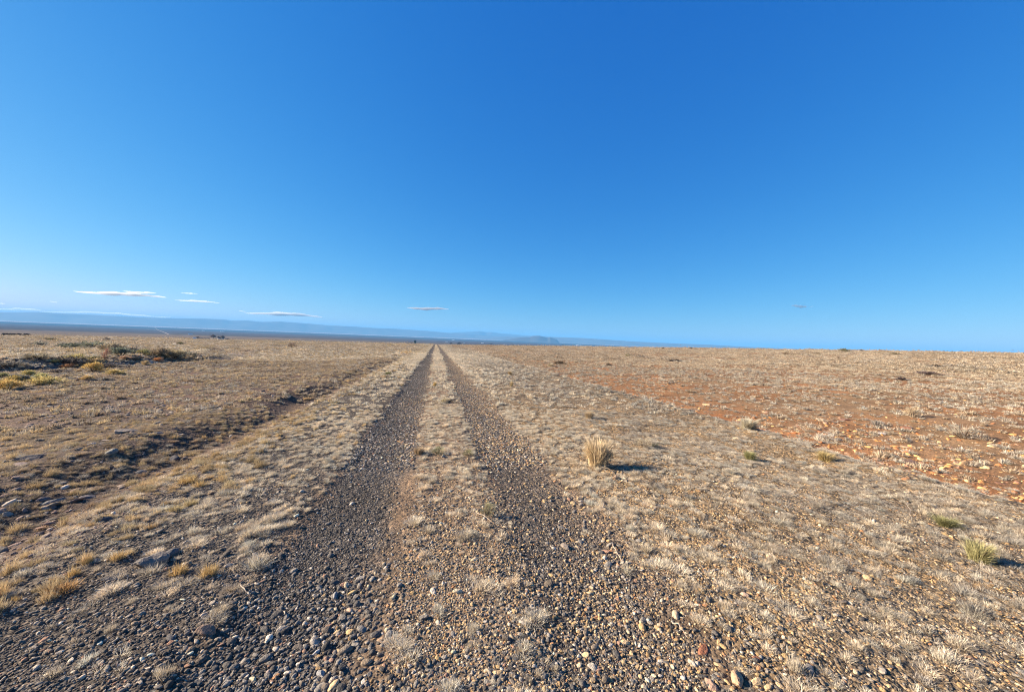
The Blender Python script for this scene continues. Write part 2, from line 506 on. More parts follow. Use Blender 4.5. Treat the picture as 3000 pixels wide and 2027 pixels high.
PEB = [pebble_mesh('pebble', 100 + k, 2, (0.66, 0.5, 0.75, 0.45)[k % 4], 0.16, (0, 2, 0, 4)[k % 4]) for k in range(8)]
PEB_LO = [pebble_mesh('small_pebble', 150 + k, 1, (0.66, 0.5, 0.75, 0.6)[k % 4], 0.16, (0, 2, 0, 3)[k % 4]) for k in range(6)]
ROCK = [pebble_mesh('rock', 200 + k, 3, (0.42, 0.5, 0.35, 0.6, 0.45, 0.3)[k], 0.2, (5, 7, 4, 6, 0, 8)[k]) for k in range(6)]

# ------------------------------------------------------------------ grass and shrubs
def blades_np(specs, wid=None):
    """specs: list of (root, tip, droop, width); each blade three quads tapering to a point"""
    V, Fq = [], []
    for root, tip, droop, w in specs:
        d = tip - root
        side = Vector((-d.y, d.x, 0))
        if side.length < 1e-5: side = Vector((1, 0, 0))
        side = side.normalized()
        ang = random.uniform(-1.2, 1.2)
        side = (side * math.cos(ang) + Vector((0, 0, 1)).cross(side) * math.sin(ang)).normalized()
        b = len(V)
        for t in (0.0, 0.5, 1.0):
            p = root + d * t + droop * (t * t)
            ww = w * (1.0, 0.85, 0.18)[int(t * 2)] * 0.5
            V.append(p - side * ww); V.append(p + side * ww)
        Fq.append((b, b + 1, b + 3, b + 2)); Fq.append((b + 2, b + 3, b + 5, b + 4))
    return V, Fq

def dome_blades(rs, cx, cy, n, rad, hgt, width, curl, loose):
    """blades of one bunch: rooted close together, their tips on a ragged dome"""
    out = []
    for _ in range(n):
        a = rs.uniform(0, 6.283); e = math.asin(rs.uniform(0.08, 1.0) ** 0.8)
        q = rs.uniform(0.62, 1.06) + (rs.random() < 0.12) * loose
        rr = rad * math.cos(e) * q
        tip = Vector((cx + math.cos(a) * rr, cy + math.sin(a) * rr, hgt * math.sin(e) * q))
        root = Vector((cx + math.cos(a) * rr * rs.uniform(0.25, 0.75) + rs.gauss(0, 0.12) * rad, cy + math.sin(a) * rr * rs.uniform(0.25, 0.75) + rs.gauss(0, 0.12) * rad, -0.008))
        a2 = a + rs.choice((-1, 1)) * rs.uniform(0.6, 1.6)
        dr = Vector((math.cos(a2), math.sin(a2), -rs.random() * 0.6)) * rad * curl * rs.random()
        out.append((root, tip, dr, width * rs.uniform(0.6, 1.3)))
    return out

def tuft_mesh(name, seed, n, rad, hgt, width, curl=0.4, lumps=1, loose=0.25):
    rs = random.Random(seed)
    specs = []
    for k in range(lumps):
        f = 1.0 if lumps == 1 else rs.uniform(0.5, 0.85)
        a = rs.uniform(0, 6.283); o = 0 if lumps == 1 else rad * rs.uniform(0.4, 0.9)
        specs += dome_blades(rs, math.cos(a) * o, math.sin(a) * o, n // lumps, rad * f, hgt * rs.uniform(0.75, 1.1) * f ** 0.5, width, curl, loose)
    V, Fq = blades_np(specs)
    return mesh_np(name, V, Fq, M_BLADE)

def patch_mesh(name, seed, size, lumps, hgt, blades):
    rs = random.Random(seed)
    specs = []
    for _ in range(lumps):
        specs += dome_blades(rs, rs.gauss(0, size * 0.38), rs.gauss(0, size * 0.38), blades, rs.uniform(0.12, 0.26), hgt * rs.uniform(0.5, 1.2), 0.045, 0.2, 0.1)
    V, Fq = blades_np(specs)
    return mesh_np(name, V, Fq, M_BLADE)

TUFT = [tuft_mesh('grass_tuft', 300 + k, 360, 0.070, 0.052, 0.0026, 0.55, 1 + (k % 3)) for k in range(6)]        # low curly tufts
GOLD = [tuft_mesh('grass_tuft', 320 + k, 320, 0.066, 0.075, 0.0027, 0.30, 1 + k % 2, 0.35) for k in range(4)]      # upright golden tufts
WIRY = [tuft_mesh('grass_tuft', 340 + k, 230, 0.095, 0.050, 0.0019, 0.8, 2 + k % 2, 0.6) for k in range(4)]        # grey wiry tufts
TUFT_LO = [tuft_mesh('grass_clump', 360 + k, 90, 0.100, 0.085, 0.011, 0.35, 1 + (k % 3)) for k in range(6)]
PATCH = [patch_mesh('grass_patch', 380 + k, 1.7, 18, 0.14, 22) for k in range(5)]

def shrub_meshes(seed, n, rad, hgt, width, form='round'):
    """leafy crown and woody stems of one shrub (unit metres)"""
    rs = random.Random(seed)
    specs, stems = [], []
    nst = 14
    for k in range(nst):
        a = rs.uniform(0, 6.283); o = rs.uniform(0.15, 0.75) * rad
        root = Vector((math.cos(a) * 0.1 * rad, math.sin(a) * 0.1 * rad, -0.02))
        tip = Vector((math.cos(a) * o, math.sin(a) * o, hgt * rs.uniform(0.45, 0.8)))
        stems.append((root, tip))
    cl = []
    for k in range(26):
        a = rs.uniform(0, 6.283); e = rs.uniform(0.05, 1.45)
        q = rs.uniform(0.45, 0.85)
        cl.append((Vector((math.cos(a) * math.cos(e) * rad * q, math.sin(a) * math.cos(e) * rad * q, hgt * (0.12 + 0.8 * math.sin(e) * q))), rs.uniform(0.22, 0.40) * rad))
    for k in range(n):
        c, cr = cl[rs.randrange(len(cl))]
        p = c + Vector((rs.gauss(0, 1), rs.gauss(0, 1), rs.gauss(0, 0.8))) * cr * 0.42
        if p.z < 0.01: p.z = rs.uniform(0.01, 0.12 * hgt)
        if form == 'grass':
            root = Vector((rs.gauss(0, 0.16) * rad, rs.gauss(0, 0.16) * rad, -0.01))
            tip = Vector((p.x, p.y, max(p.z, hgt * rs.uniform(0.3, 1.05))))
            specs.append((root, tip, Vector((p.x * 0.3, p.y * 0.3, -0.08 * hgt)), width * rs.uniform(0.6, 1.2)))
        else:
            dirv = Vector((p.x, p.y, p.z * 0.8 + 0.35 * hgt)).normalized() + Vector((rs.gauss(0, .35), rs.gauss(0, .35), rs.gauss(0, .35)))
            ln = rs.uniform(0.10, 0.24) * rad
            specs.append((p, p + dirv * ln, Vector((0, 0, -0.1 * ln)), width * rs.uniform(0.6, 1.3)))
    V, Fq = blades_np(specs)
    fol = mesh_np('crown', V, Fq, M_BLADE)
    sV, sF = [], []
    for r0, t0 in stems:
        d = (t0 - r0).normalized(); u = d.orthogonal().normalized(); w = d.cross(u)
        b = len(sV); rr0 = 0.022 * rad + 0.002
        for p, q in ((r0, 1.0), ((r0 + t0) / 2 + u * 0.05 * rad, 0.7), (t0, 0.25)):
            for k in range(4):
                an = k * math.pi / 2
                sV.append(p + (u * math.cos(an) + w * math.sin(an)) * rr0 * q)
        for s_ in range(2):
            for k in range(4):
                sF.append((b + s_ * 4 + k, b + s_ * 4 + (k + 1) % 4, b + s_ * 4 + 4 + (k + 1) % 4, b + s_ * 4 + 4 + k))
    stm = mesh_np('stem', sV, sF, M_TWIG)
    return fol, stm

SHRUB = {
    'round': [shrub_meshes(400 + k, 1500, 0.5, 0.62, 0.022) for k in range(4)],
    'grass': [shrub_meshes(420 + k, 1100, 0.42, 1.0, 0.016, 'grass') for k in range(3)],
    'wiry': [shrub_meshes(440 + k, 700, 0.55, 0.6, 0.014) for k in range(3)],
    'low': [shrub_meshes(460 + k, 700, 0.6, 0.38, 0.035) for k in range(3)],
}

def shrub(name, loc, wid, hgt, tint, label, cat='shrub', group=None, form='round', stem=(0.12, 0.085, 0.06)):
    fol, stm = random.choice(SHRUB[form])
    base_w, base_h = {'round': (0.85, 0.58), 'grass': (0.62, 0.85), 'wiry': (0.85, 0.50), 'low': (0.95, 0.34)}[form]
    tint = tuple(min(0.8, c * 1.2) for c in tint)
    o = empty(name, (loc[0], loc[1], loc[2] - 0.01), random.uniform(0, 6.28), (wid / base_w, wid / base_w, hgt / base_h))
    f = link('crown', fol, o); f['tint'] = tint
    s = link('stem', stm, o); s['tint'] = stem
    tag(o, label, cat, group)
    return o

# ------------------------------------------------------------------ scattered stuff: points + instances in one object
def scatter(name, P, rot, scl, idx, tint, meshes, label, cat, parent=None):
    coll = bpy.data.collections.new(name + '_kinds')
    for k, me in enumerate(meshes):
        coll.objects.link(bpy.data.objects.new('%s_kind_%02d' % (me.name.split('.')[0], k), me))
    me = bpy.data.meshes.new(name)
    me.vertices.add(len(P)); me.vertices.foreach_set('co', P.astype(np.float32).ravel())
    def attr(nm, tp, key, arr):
        a = me.attributes.new(nm, tp, 'POINT'); a.data.foreach_set(key, arr.ravel())
    attr('rot', 'FLOAT_VECTOR', 'vector', rot.astype(np.float32))
    attr('scl', 'FLOAT_VECTOR', 'vector', scl.astype(np.float32))
    attr('idx', 'INT', 'value', idx.astype(np.int32))
    attr('tint', 'FLOAT_COLOR', 'color', np.concatenate([tint, np.ones((len(P), 1))], 1).astype(np.float32))
    o = link(name, me, parent)
    ng = bpy.data.node_groups.new(name + '_scatter', 'GeometryNodeTree')
    ng.interface.new_socket('Geometry', in_out='INPUT', socket_type='NodeSocketGeometry')
    ng.interface.new_socket('Geometry', in_out='OUTPUT', socket_type='NodeSocketGeometry')
    N, L = ng.nodes, ng.links
    gi, go = N.new('NodeGroupInput'), N.new('NodeGroupOutput')
    m2p = N.new('GeometryNodeMeshToPoints')
    iop = N.new('GeometryNodeInstanceOnPoints')
    ci = N.new('GeometryNodeCollectionInfo'); ci.inputs[0].default_value = coll
    ci.inputs['Separate Children'].default_value = True; ci.inputs['Reset Children'].default_value = True
    def named(nm, tp):
        n = N.new('GeometryNodeInputNamedAttribute'); n.data_type = tp; n.inputs[0].default_value = nm
        return n.outputs[0]
    L.new(gi.outputs[0], m2p.inputs[0]); L.new(m2p.outputs[0], iop.inputs['Points'])
    L.new(ci.outputs[0], iop.inputs['Instance']); iop.inputs['Pick Instance'].default_value = True
    L.new(named('idx', 'INT'), iop.inputs['Instance Index'])
    e2r = N.new('FunctionNodeEulerToRotation'); L.new(named('rot', 'FLOAT_VECTOR'), e2r.inputs[0])
    L.new(e2r.outputs[0], iop.inputs['Rotation']); L.new(named('scl', 'FLOAT_VECTOR'), iop.inputs['Scale'])
    L.new(iop.outputs[0], go.inputs[0])
    md = o.modifiers.new('scatter', 'NODES'); md.node_group = ng
    tag(o, label, cat if parent is None else None, None, 'stuff')
    return o

AX = -YAW   # camera axis, radians right of the road
def wedge(n, r0, r1, power=1.0, half=R(62)):
    """random ground points in the sector the place is seen in; power 1 = even, lower = denser near"""
    u = rng.random(n)
    if power == 1.0: r = np.sqrt(r0 ** 2 + u * (r1 ** 2 - r0 ** 2))
    else: r = r0 * (r1 / r0) ** u
    a = AX + rng.uniform(-half, half, n)
    return CAM_X + np.sin(a) * r, np.cos(a) * r, r

def zones(X, Y):
    l, r = tracks(X, Y)
    return dict(left_track=l, right_track=r, centre=sstep(-0.40, -0.25, X) * (1 - sstep(0.48, 0.62, X)),
                rsh=sstep(1.35, 1.6, X) * (1 - sstep(6.4, 6.8, X)), lsh=sstep(-1.18, -1.4, X) * (1 - sstep(-3.0, -3.3, X)),
                ditch=np.exp(-((X - 7.35) / 0.55) ** 2) , right=sstep(6.6, 7.4, X), left=sstep(-3.0, -3.5, X),
                ldit=np.exp(-((X + 3.35) / 0.45) ** 2))

PAL_GREY = np.array([(0.052, 0.049, 0.047), (0.08, 0.074, 0.068), (0.115, 0.105, 0.095), (0.17, 0.155, 0.138), (0.24, 0.215, 0.185), (0.14, 0.115, 0.09), (0.095, 0.08, 0.068), (0.46, 0.40, 0.33), (0.25, 0.155, 0.11)])
W_GREY = np.array([2.5, 4, 4, 3.4, 2.6, 2.5, 2, 1.1, 0.8])
PAL_TAN = np.array([(0.34, 0.235, 0.12), (0.42, 0.305, 0.175), (0.25, 0.165, 0.085), (0.48, 0.38, 0.25), (0.16, 0.125, 0.09), (0.10, 0.09, 0.08), (0.36, 0.19, 0.095), (0.54, 0.46, 0.35), (0.22, 0.195, 0.165)])
W_TAN = np.array([4, 4, 3, 2.4, 2, 2.4, 1.2, 0.8, 1.5])
PAL_ORG = np.array([(0.42, 0.21, 0.08), (0.48, 0.29, 0.125), (0.32, 0.135, 0.06), (0.52, 0.36, 0.19), (0.22, 0.12, 0.08), (0.38, 0.24, 0.16)])
W_ORG = np.array([4, 4, 3, 2, 2, 2])
PAL_RED = np.array([(0.13, 0.095, 0.085), (0.17, 0.125, 0.11), (0.10, 0.08, 0.08), (0.22, 0.18, 0.155), (0.15, 0.10, 0.085), (0.33, 0.29, 0.25)])
W_RED = np.array([3, 3, 3, 2, 2, 0.7])

def pick(pal, w, n):
    k = rng.choice(len(pal), n, p=w / w.sum())
    return pal[k] * rng.uniform(0.85, 1.3, (n, 1))

def stone_tints(X, Y):
    n = len(X)
    t = pick(PAL_TAN, W_TAN, n)
    g = pick(PAL_GREY, W_GREY, n)
    q = rng.random(n) + 0.25 * fbm(X * 1.1, Y * 1.1, 91, 2)
    greyness = np.interp(X, [-30, -3.3, -1.4, -0.9, -0.4, 0.0, 0.5, 0.9, 1.6, 3.5], [1, 1, 1, 1, 0.8, 0.42, 0.6, 0.6, 0.4, 0.16])
    t = np.where((q < greyness)[:, None], g, t)
    o = pick(PAL_ORG, W_ORG, n); rd = pick(PAL_RED, W_RED, n)
    t = np.where((X > 6.5)[:, None], o, t)
    t = np.where(((X < -2.6) & (rng.random(n) < 0.75))[:, None], rd, t)
    t = np.where((X < -1.2)[:, None], t * np.array([[1.62, 1.48, 1.32]]), t * np.array([[1.36, 1.32, 1.26]]))
    t = np.minimum(t, 0.78)
    return t

def lay_stones(X, Y, size, sink=0.25, flat=1.0):
    n = len(X)
    s = np.stack([size * rng.uniform(0.8, 1.25, n), size * rng.uniform(0.8, 1.1, n), size * rng.uniform(0.7, 1.1, n) * flat], 1)
    rot = np.stack([rng.normal(0, 0.28, n), rng.normal(0, 0.28, n), rng.uniform(0, 6.283, n)], 1)
    Z = height(X, Y) + size * (0.28 - sink)
    return np.stack([X, Y, Z], 1), rot, s

def keep(X, Y, r, dens_fn):
    d = dens_fn(zones(X, Y), X, Y, r)
    k = rng.random(len(X)) < d
    return X[k], Y[k], r[k]

# fine gravel
X, Y, r = wedge(150000, 1.35, 6.0, 0.6)
cl = lambda X, Y, s: np.clip(0.62 + 0.8 * fbm(X * s, Y * s, 97, 2), 0.30, 1)
X, Y, r = keep(X, Y, r, lambda z, X, Y, r: np.clip(0.85 * z['left_track'] + 0.8 * z['right_track'] + 0.95 * z['centre'] + 0.9 * z['rsh'] + 0.75 * z['lsh'] + 0.7 * z['left'] + 0.5 * z['right'], 0, 1) * cl(X, Y, 1.9))
sz = rng.uniform(0.008, 0.017, len(X))
fine = (X, Y, sz)
# medium gravel
X, Y, r = wedge(90000, 1.35, 13.0, 0.5)
X, Y, r = keep(X, Y, r, lambda z, X, Y, r: np.clip(0.75 * z['left_track'] + 0.62 * z['right_track'] + 0.62 * z['centre'] + 0.50 * z['rsh'] + 0.46 * z['lsh'] + 0.60 * z['left'] + 0.55 * z['right'], 0, 1) * cl(X, Y, 1.3) ** 1.3)
sz = 0.015 + 0.016 * rng.random(len(X)) ** 1.6
med = (X, Y, sz)
# track gravel farther out
n = 26000
Yt = 5 * (40 / 5) ** rng.random(n); Xt = np.where(rng.random(n) < 0.5, rng.uniform(-1.25, -0.35, n), rng.uniform(0.55, 1.45, n))
trk = (Xt, Yt, rng.uniform(0.018, 0.04, n))
# large pebbles
X, Y, r = wedge(13000, 1.35, 16.0, 0.5)
ridge_r = lambda X, Y: np.exp(-((X - 1.32) / 0.24) ** 2) * (Y < 6) + 0.9 * np.exp(-((X + 0.62) / 0.28) ** 2) * (Y < 2.9)
X, Y, r = keep(X, Y, r, lambda z, X, Y, r: np.clip(0.30 * z['left_track'] + 0.30 * z['right_track'] + 0.12 * z['centre'] + 0.07 * z['rsh'] + 0.12 * z['lsh'] + 0.30 * z['left'] + 0.30 * z['right'] + 0.9 * ridge_r(X, Y), 0, 1) * cl(X, Y, 0.8))
sz = 0.026 + 0.032 * rng.random(len(X)) ** 2.4
big = (X, Y, sz)
# scattered stones on the slopes either side
X, Y, r = wedge(32000, 3.5, 60.0, 0.5)
X, Y, r = keep(X, Y, r, lambda z, X, Y, r: np.clip(z['left'] * np.clip(0.5 + 1.2 * fbm(X * .3, Y * .3, 101, 2), 0.1, 1) * (1 - sstep(10, 30, r)) * 0.9 + z['right'] * 0.8 * (1 - sstep(10, 34, r)) * np.clip(0.4 + 1.2 * fbm(X * .25, Y * .25, 103, 2), 0.05, 1), 0, 1))
sz = (0.03 + 0.11 * rng.random(len(X)) ** 3) * np.interp(r, [3.5, 8], [0.7, 1.0])
slope = (X, Y, sz)

# the 300 pebbles that show largest are pieces of the road surface and the ground of their own
bx, by, bs = big
show = bs / np.maximum(np.hypot(bx - CAM_X, by), 1.3)
order = np.argsort(-show)
sel, rest = order[:300], order[300:]
P, rot, scl = lay_stones(bx[sel], by[sel], bs[sel])
tn = stone_tints(bx[sel], by[sel])
for k in range(len(sel)):
    par = SURF['gravel_road'] if abs(P[k][0]) < 1.5 else SURF['ground']
    o = link('pebble', PEB[int(rng.integers(len(PEB)))], par)
    o.location, o.rotation_euler, o.scale = P[k], rot[k], scl[k]
    o['tint'] = [float(v) for v in tn[k]]

parts = [fine, med, trk, (bx[rest], by[rest], bs[rest])]
for nm, par_fn, par in (('road_gravel', lambda X: np.abs(X) < 1.5, SURF['gravel_road']), ('shoulder_gravel', lambda X: np.abs(X) >= 1.5, SURF['ground'])):
    Xs = np.concatenate([p[0] for p in parts]); Ys = np.concatenate([p[1] for p in parts]); Ss = np.concatenate([p[2] for p in parts])
    k = par_fn(Xs); Xs, Ys, Ss = Xs[k], Ys[k], Ss[k]
    P, rot, scl = lay_stones(Xs, Ys, Ss)
    nearb = Ss > 0.017
    idx = np.where(nearb, rng.integers(0, 8, len(Xs)), 8 + rng.integers(0, 6, len(Xs)))
    scatter(nm, P, rot, scl, idx, stone_tints(Xs, Ys), PEB + PEB_LO, 'loose grey and tan gravel lying along the track', 'gravel', par)
Xs, Ys, Ss = slope
P, rot, scl = lay_stones(Xs, Ys, Ss, 0.3, 0.75)
scatter('loose_stones', P, rot, scl, rng.integers(0, 8, len(Xs)), stone_tints(Xs, Ys), PEB, 'small loose stones strewn over the open slopes', 'stones', SURF['ground'])

# ------------------------------------------------------------------ grass
def grass_tints(X, Y, kind):
    n = len(X)
    pale = np.array((0.72, 0.61, 0.45)); gold = np.array((0.58, 0.44, 0.25)); grey = np.array((0.50, 0.43, 0.335)); khaki = np.array((0.46, 0.355, 0.24))
    base = {'pale': pale, 'gold': gold, 'grey': grey, 'khaki': khaki, 'beige': np.array((0.55, 0.445, 0.315))}
    t = np.zeros((n, 3))
    for k_, c in base.items():
        t[kind == k_] = c
    v = rng.uniform(0.75, 1.2, (n, 1)) * (1 + 0.15 * fbm(X * 0.5, Y * 0.5, 111, 2))[:, None]
    hue = rng.normal(0, 0.035, (n, 1)) * np.array([[1, 0, -1]])
    return np.clip(t * v * (1 + hue), 0.02, 0.9)

def grass_kind(X, Y, r):
    n = len(X); q = rng.random(n)
    k = np.full(n, 'khaki', dtype=object)
    ax = X
    cen = (ax > -1.2) & (ax < 1.5)
    k[cen] = 'pale'
    lsh = (ax < -1.1) & (ax > -3.2)
    k[lsh] = np.where(q[lsh] < np.clip((np.abs(ax[lsh]) - 1.9) / 2.2, 0.05, 0.5), 'gold', 'pale')
    rsh = (ax > 1.3) & (ax < 6.6)
    gq = np.clip((ax[rsh] - 1.8) / 2.0, 0.1, 0.85)
    k[rsh] = np.where(q[rsh] < gq, 'grey', 'pale')
    rt = ax >= 6.6
    k[rt] = np.where(q[rt] < 0.55, 'grey', np.where(q[rt] < 0.85, 'khaki', 'pale'))
    lf = ax <= -3.2
    k[lf] = np.where(q[lf] < 0.6, 'khaki', np.where(q[lf] < 0.82, 'gold', 'grey'))
    farm = (r > 35) & (np.abs(ax) > 3)
    k[farm & (q < 0.45)] = 'pale'
    k[(ax >= 6.6) & (k == 'pale')] = 'beige'
    k[(r > 60) & (k == 'pale') & (rng.random(n) < 0.6)] = 'beige'
    return k

def grass_density(z, X, Y, r):
    c1 = np.clip(0.5 + 1.1 * fbm(X * 0.9, Y * 0.9, 121, 3), 0.03, 1)
    c2 = np.clip(0.6 + 0.9 * fbm(X * 0.22, Y * 0.22, 123, 2), 0.12, 1)
    near = sstep(2.3, 5.5, r)
    d = 0.9 * z['centre'] * (0.42 + 0.7 * near) + 1.0 * z['lsh'] * (0.22 + 0.78 * sstep(2.8, 6.5, r)) + 0.95 * z['rsh'] * (0.26 + 0.74 * near) + 0.78 * z['right'] * (1 - 0.94 * z['ditch']) * (0.4 + 0.6 * c2) + 1.0 * z['left'] * (1 - 0.3 * z['ldit']) * (0.70 + 0.30 * sstep(4.5, 11, r))
    edge = np.exp(-((X - 1.62) / 0.22) ** 2) * 0.5 + np.exp(-((X + 1.42) / 0.2) ** 2) * 0.5
    d = d + edge * (0.5 + near)
    d = d * (1 - np.clip(z['left_track'] + z['right_track'], 0, 1) * 0.985)
    d = d * (0.35 + 0.65 * c1)
    return np.clip(d * (1 - 0.8 * (wash_dist(X, Y) < 2.2)), 0, 1)

def lay_grass(X, Y, s, hs):
    n = len(X)
    rot = np.stack([rng.normal(0, 0.10, n), rng.normal(0, 0.10, n), rng.uniform(0, 6.283, n)], 1)
    sc_ = np.stack([s * rng.uniform(0.75, 1.4, n), s * rng.uniform(0.75, 1.3, n), hs], 1)
    return np.stack([X, Y, height(X, Y) - 0.004], 1), rot, sc_

X, Y, r = wedge(25000, 1.5, 10.0)
X, Y, r = keep(X, Y, r, grass_density)
kind = grass_kind(X, Y, r)
near_t = dict(X=X, Y=Y, r=r, kind=kind)
s = 0.38 + 0.85 * rng.random(len(X)) ** 1.5; hs = s * rng.uniform(0.65, 1.2, len(X))
P, rot, scl = lay_grass(X, Y, s, hs)
tn = grass_tints(X, Y, kind)
proto = TUFT + GOLD + WIRY
idx = np.where(kind == 'gold', 6 + rng.integers(0, 4, len(X)), np.where((kind == 'grey') & (rng.random(len(X)) < 0.6), 10 + rng.integers(0, 4, len(X)), rng.integers(0, 6, len(X))))
order = np.argsort(-(s * hs) ** 0.5 / r)
hero, rest = order[:300], order[300:]
def tuft_words(x, y, kind):
    r_ = math.hypot(x - CAM_X, y)
    band = 'nearest the viewer, ' if r_ < 2.3 else ('close by, ' if r_ < 3.2 else ('a few steps ahead, ' if r_ < 4.6 else 'farther along, '))
    colour = {'pale': 'pale', 'gold': 'golden', 'grey': 'grey wiry', 'khaki': 'khaki', 'beige': 'beige'}[kind]
    if abs(x) < 0.5: w = 'on the strip between the wheel tracks'
    elif -1.5 < x <= -0.5: w = 'at the edge of the left wheel track'
    elif 0.5 <= x < 1.6: w = 'at the edge of the right wheel track'
    elif x >= 6.5: w = 'on the orange ground right of the shoulder'
    elif x >= 3.2: w = 'on the outer right shoulder'
    elif x >= 1.6: w = 'on the right shoulder beside the track'
    elif x > -3.2: w = 'on the dark gravel left of the track'
    else: w = 'on the stony slope left of the ditch'
    return '%s grass tuft %s%s' % (colour, band, w), band + 'grass tufts ' + w
for k in hero:
    o = link('grass_tuft', proto[int(idx[k])])
    o.location, o.rotation_euler, o.scale = P[k], rot[k], scl[k]
    o['tint'] = [float(v) for v in tn[k]]
    lb, gp = tuft_words(X[k], Y[k], kind[k])
    tag(o, lb, 'grass tuft', gp + ', ' + kind[k])
scatter('near_grass', P[rest], rot[rest], scl[rest], idx[rest], tn[rest], proto, 'low dry grass tufts covering the ground near the track', 'grass')

X, Y, r = wedge(98000, 10.0, 50.0)
n = 22000
Yv = 49 * (240 / 49) ** rng.random(n); Xv = rng.uniform(-4.2, 6.4, n)
X = np.concatenate([X, Xv]); Y = np.concatenate([Y, Yv]); r = np.hypot(X - CAM_X, Y)
X, Y, r = keep(X, Y, r, grass_density)
kind = grass_kind(X, Y, r)
s = (0.55 + 1.0 * rng.random(len(X)) ** 1.7) * np.interp(r, [10, 50], [0.95, 1.45]); hs = s * rng.uniform(0.65, 1.15, len(X))
P, rot, scl = lay_grass(X, Y, s, hs)
scatter('middle_grass', P, rot, scl, rng.integers(0, 6, len(X)), grass_tints(X, Y, kind), TUFT_LO, 'low dry grass clumps across the middle distance', 'grass')

X, Y, r = wedge(46000, 46.0, 330.0, 0.5)
X, Y, r = keep(X, Y, r, lambda z, X, Y, r: grass_density(z, X, Y, r) * (np.abs(X - 1.0) > 4.6))
kind = grass_kind(X, Y, r)
s = rng.uniform(0.7, 1.3, len(X)) * np.interp(r, [46, 330], [0.8, 2.0]); hs = rng.uniform(0.6, 1.4, len(X)) * np.interp(r, [46, 330], [0.8, 1.5])
P, rot, scl = lay_grass(X, Y, s, hs)
scatter('far_grass', P, rot, scl, rng.integers(0, 5, len(X)), grass_tints(X, Y, kind), PATCH, 'straw coloured grass reaching to the edge of the plateau', 'grass')

# ------------------------------------------------------------------ single rocks
def rock(px, py, wpx, tint, label, flat=1.0, kind=None, group=None, asp=0.8, rz=None, sink=0.22):
    p = at(px, py)
    w = px_size(p, wpx)
    me = ROCK[random.randrange(6) if kind is None else kind]
    o = link('rock', me)
    o.location = (p.x, p.y, p.z + w * flat * (0.25 - sink) * 0.6)
    o.rotation_euler = (random.gauss(0, .08), random.gauss(0, .08), random.uniform(0, 6.28) if rz is None else rz)
    o.scale = (w, w * asp, w * flat)
    o['tint'] = tint
    return tag(o, label, 'rock', group)

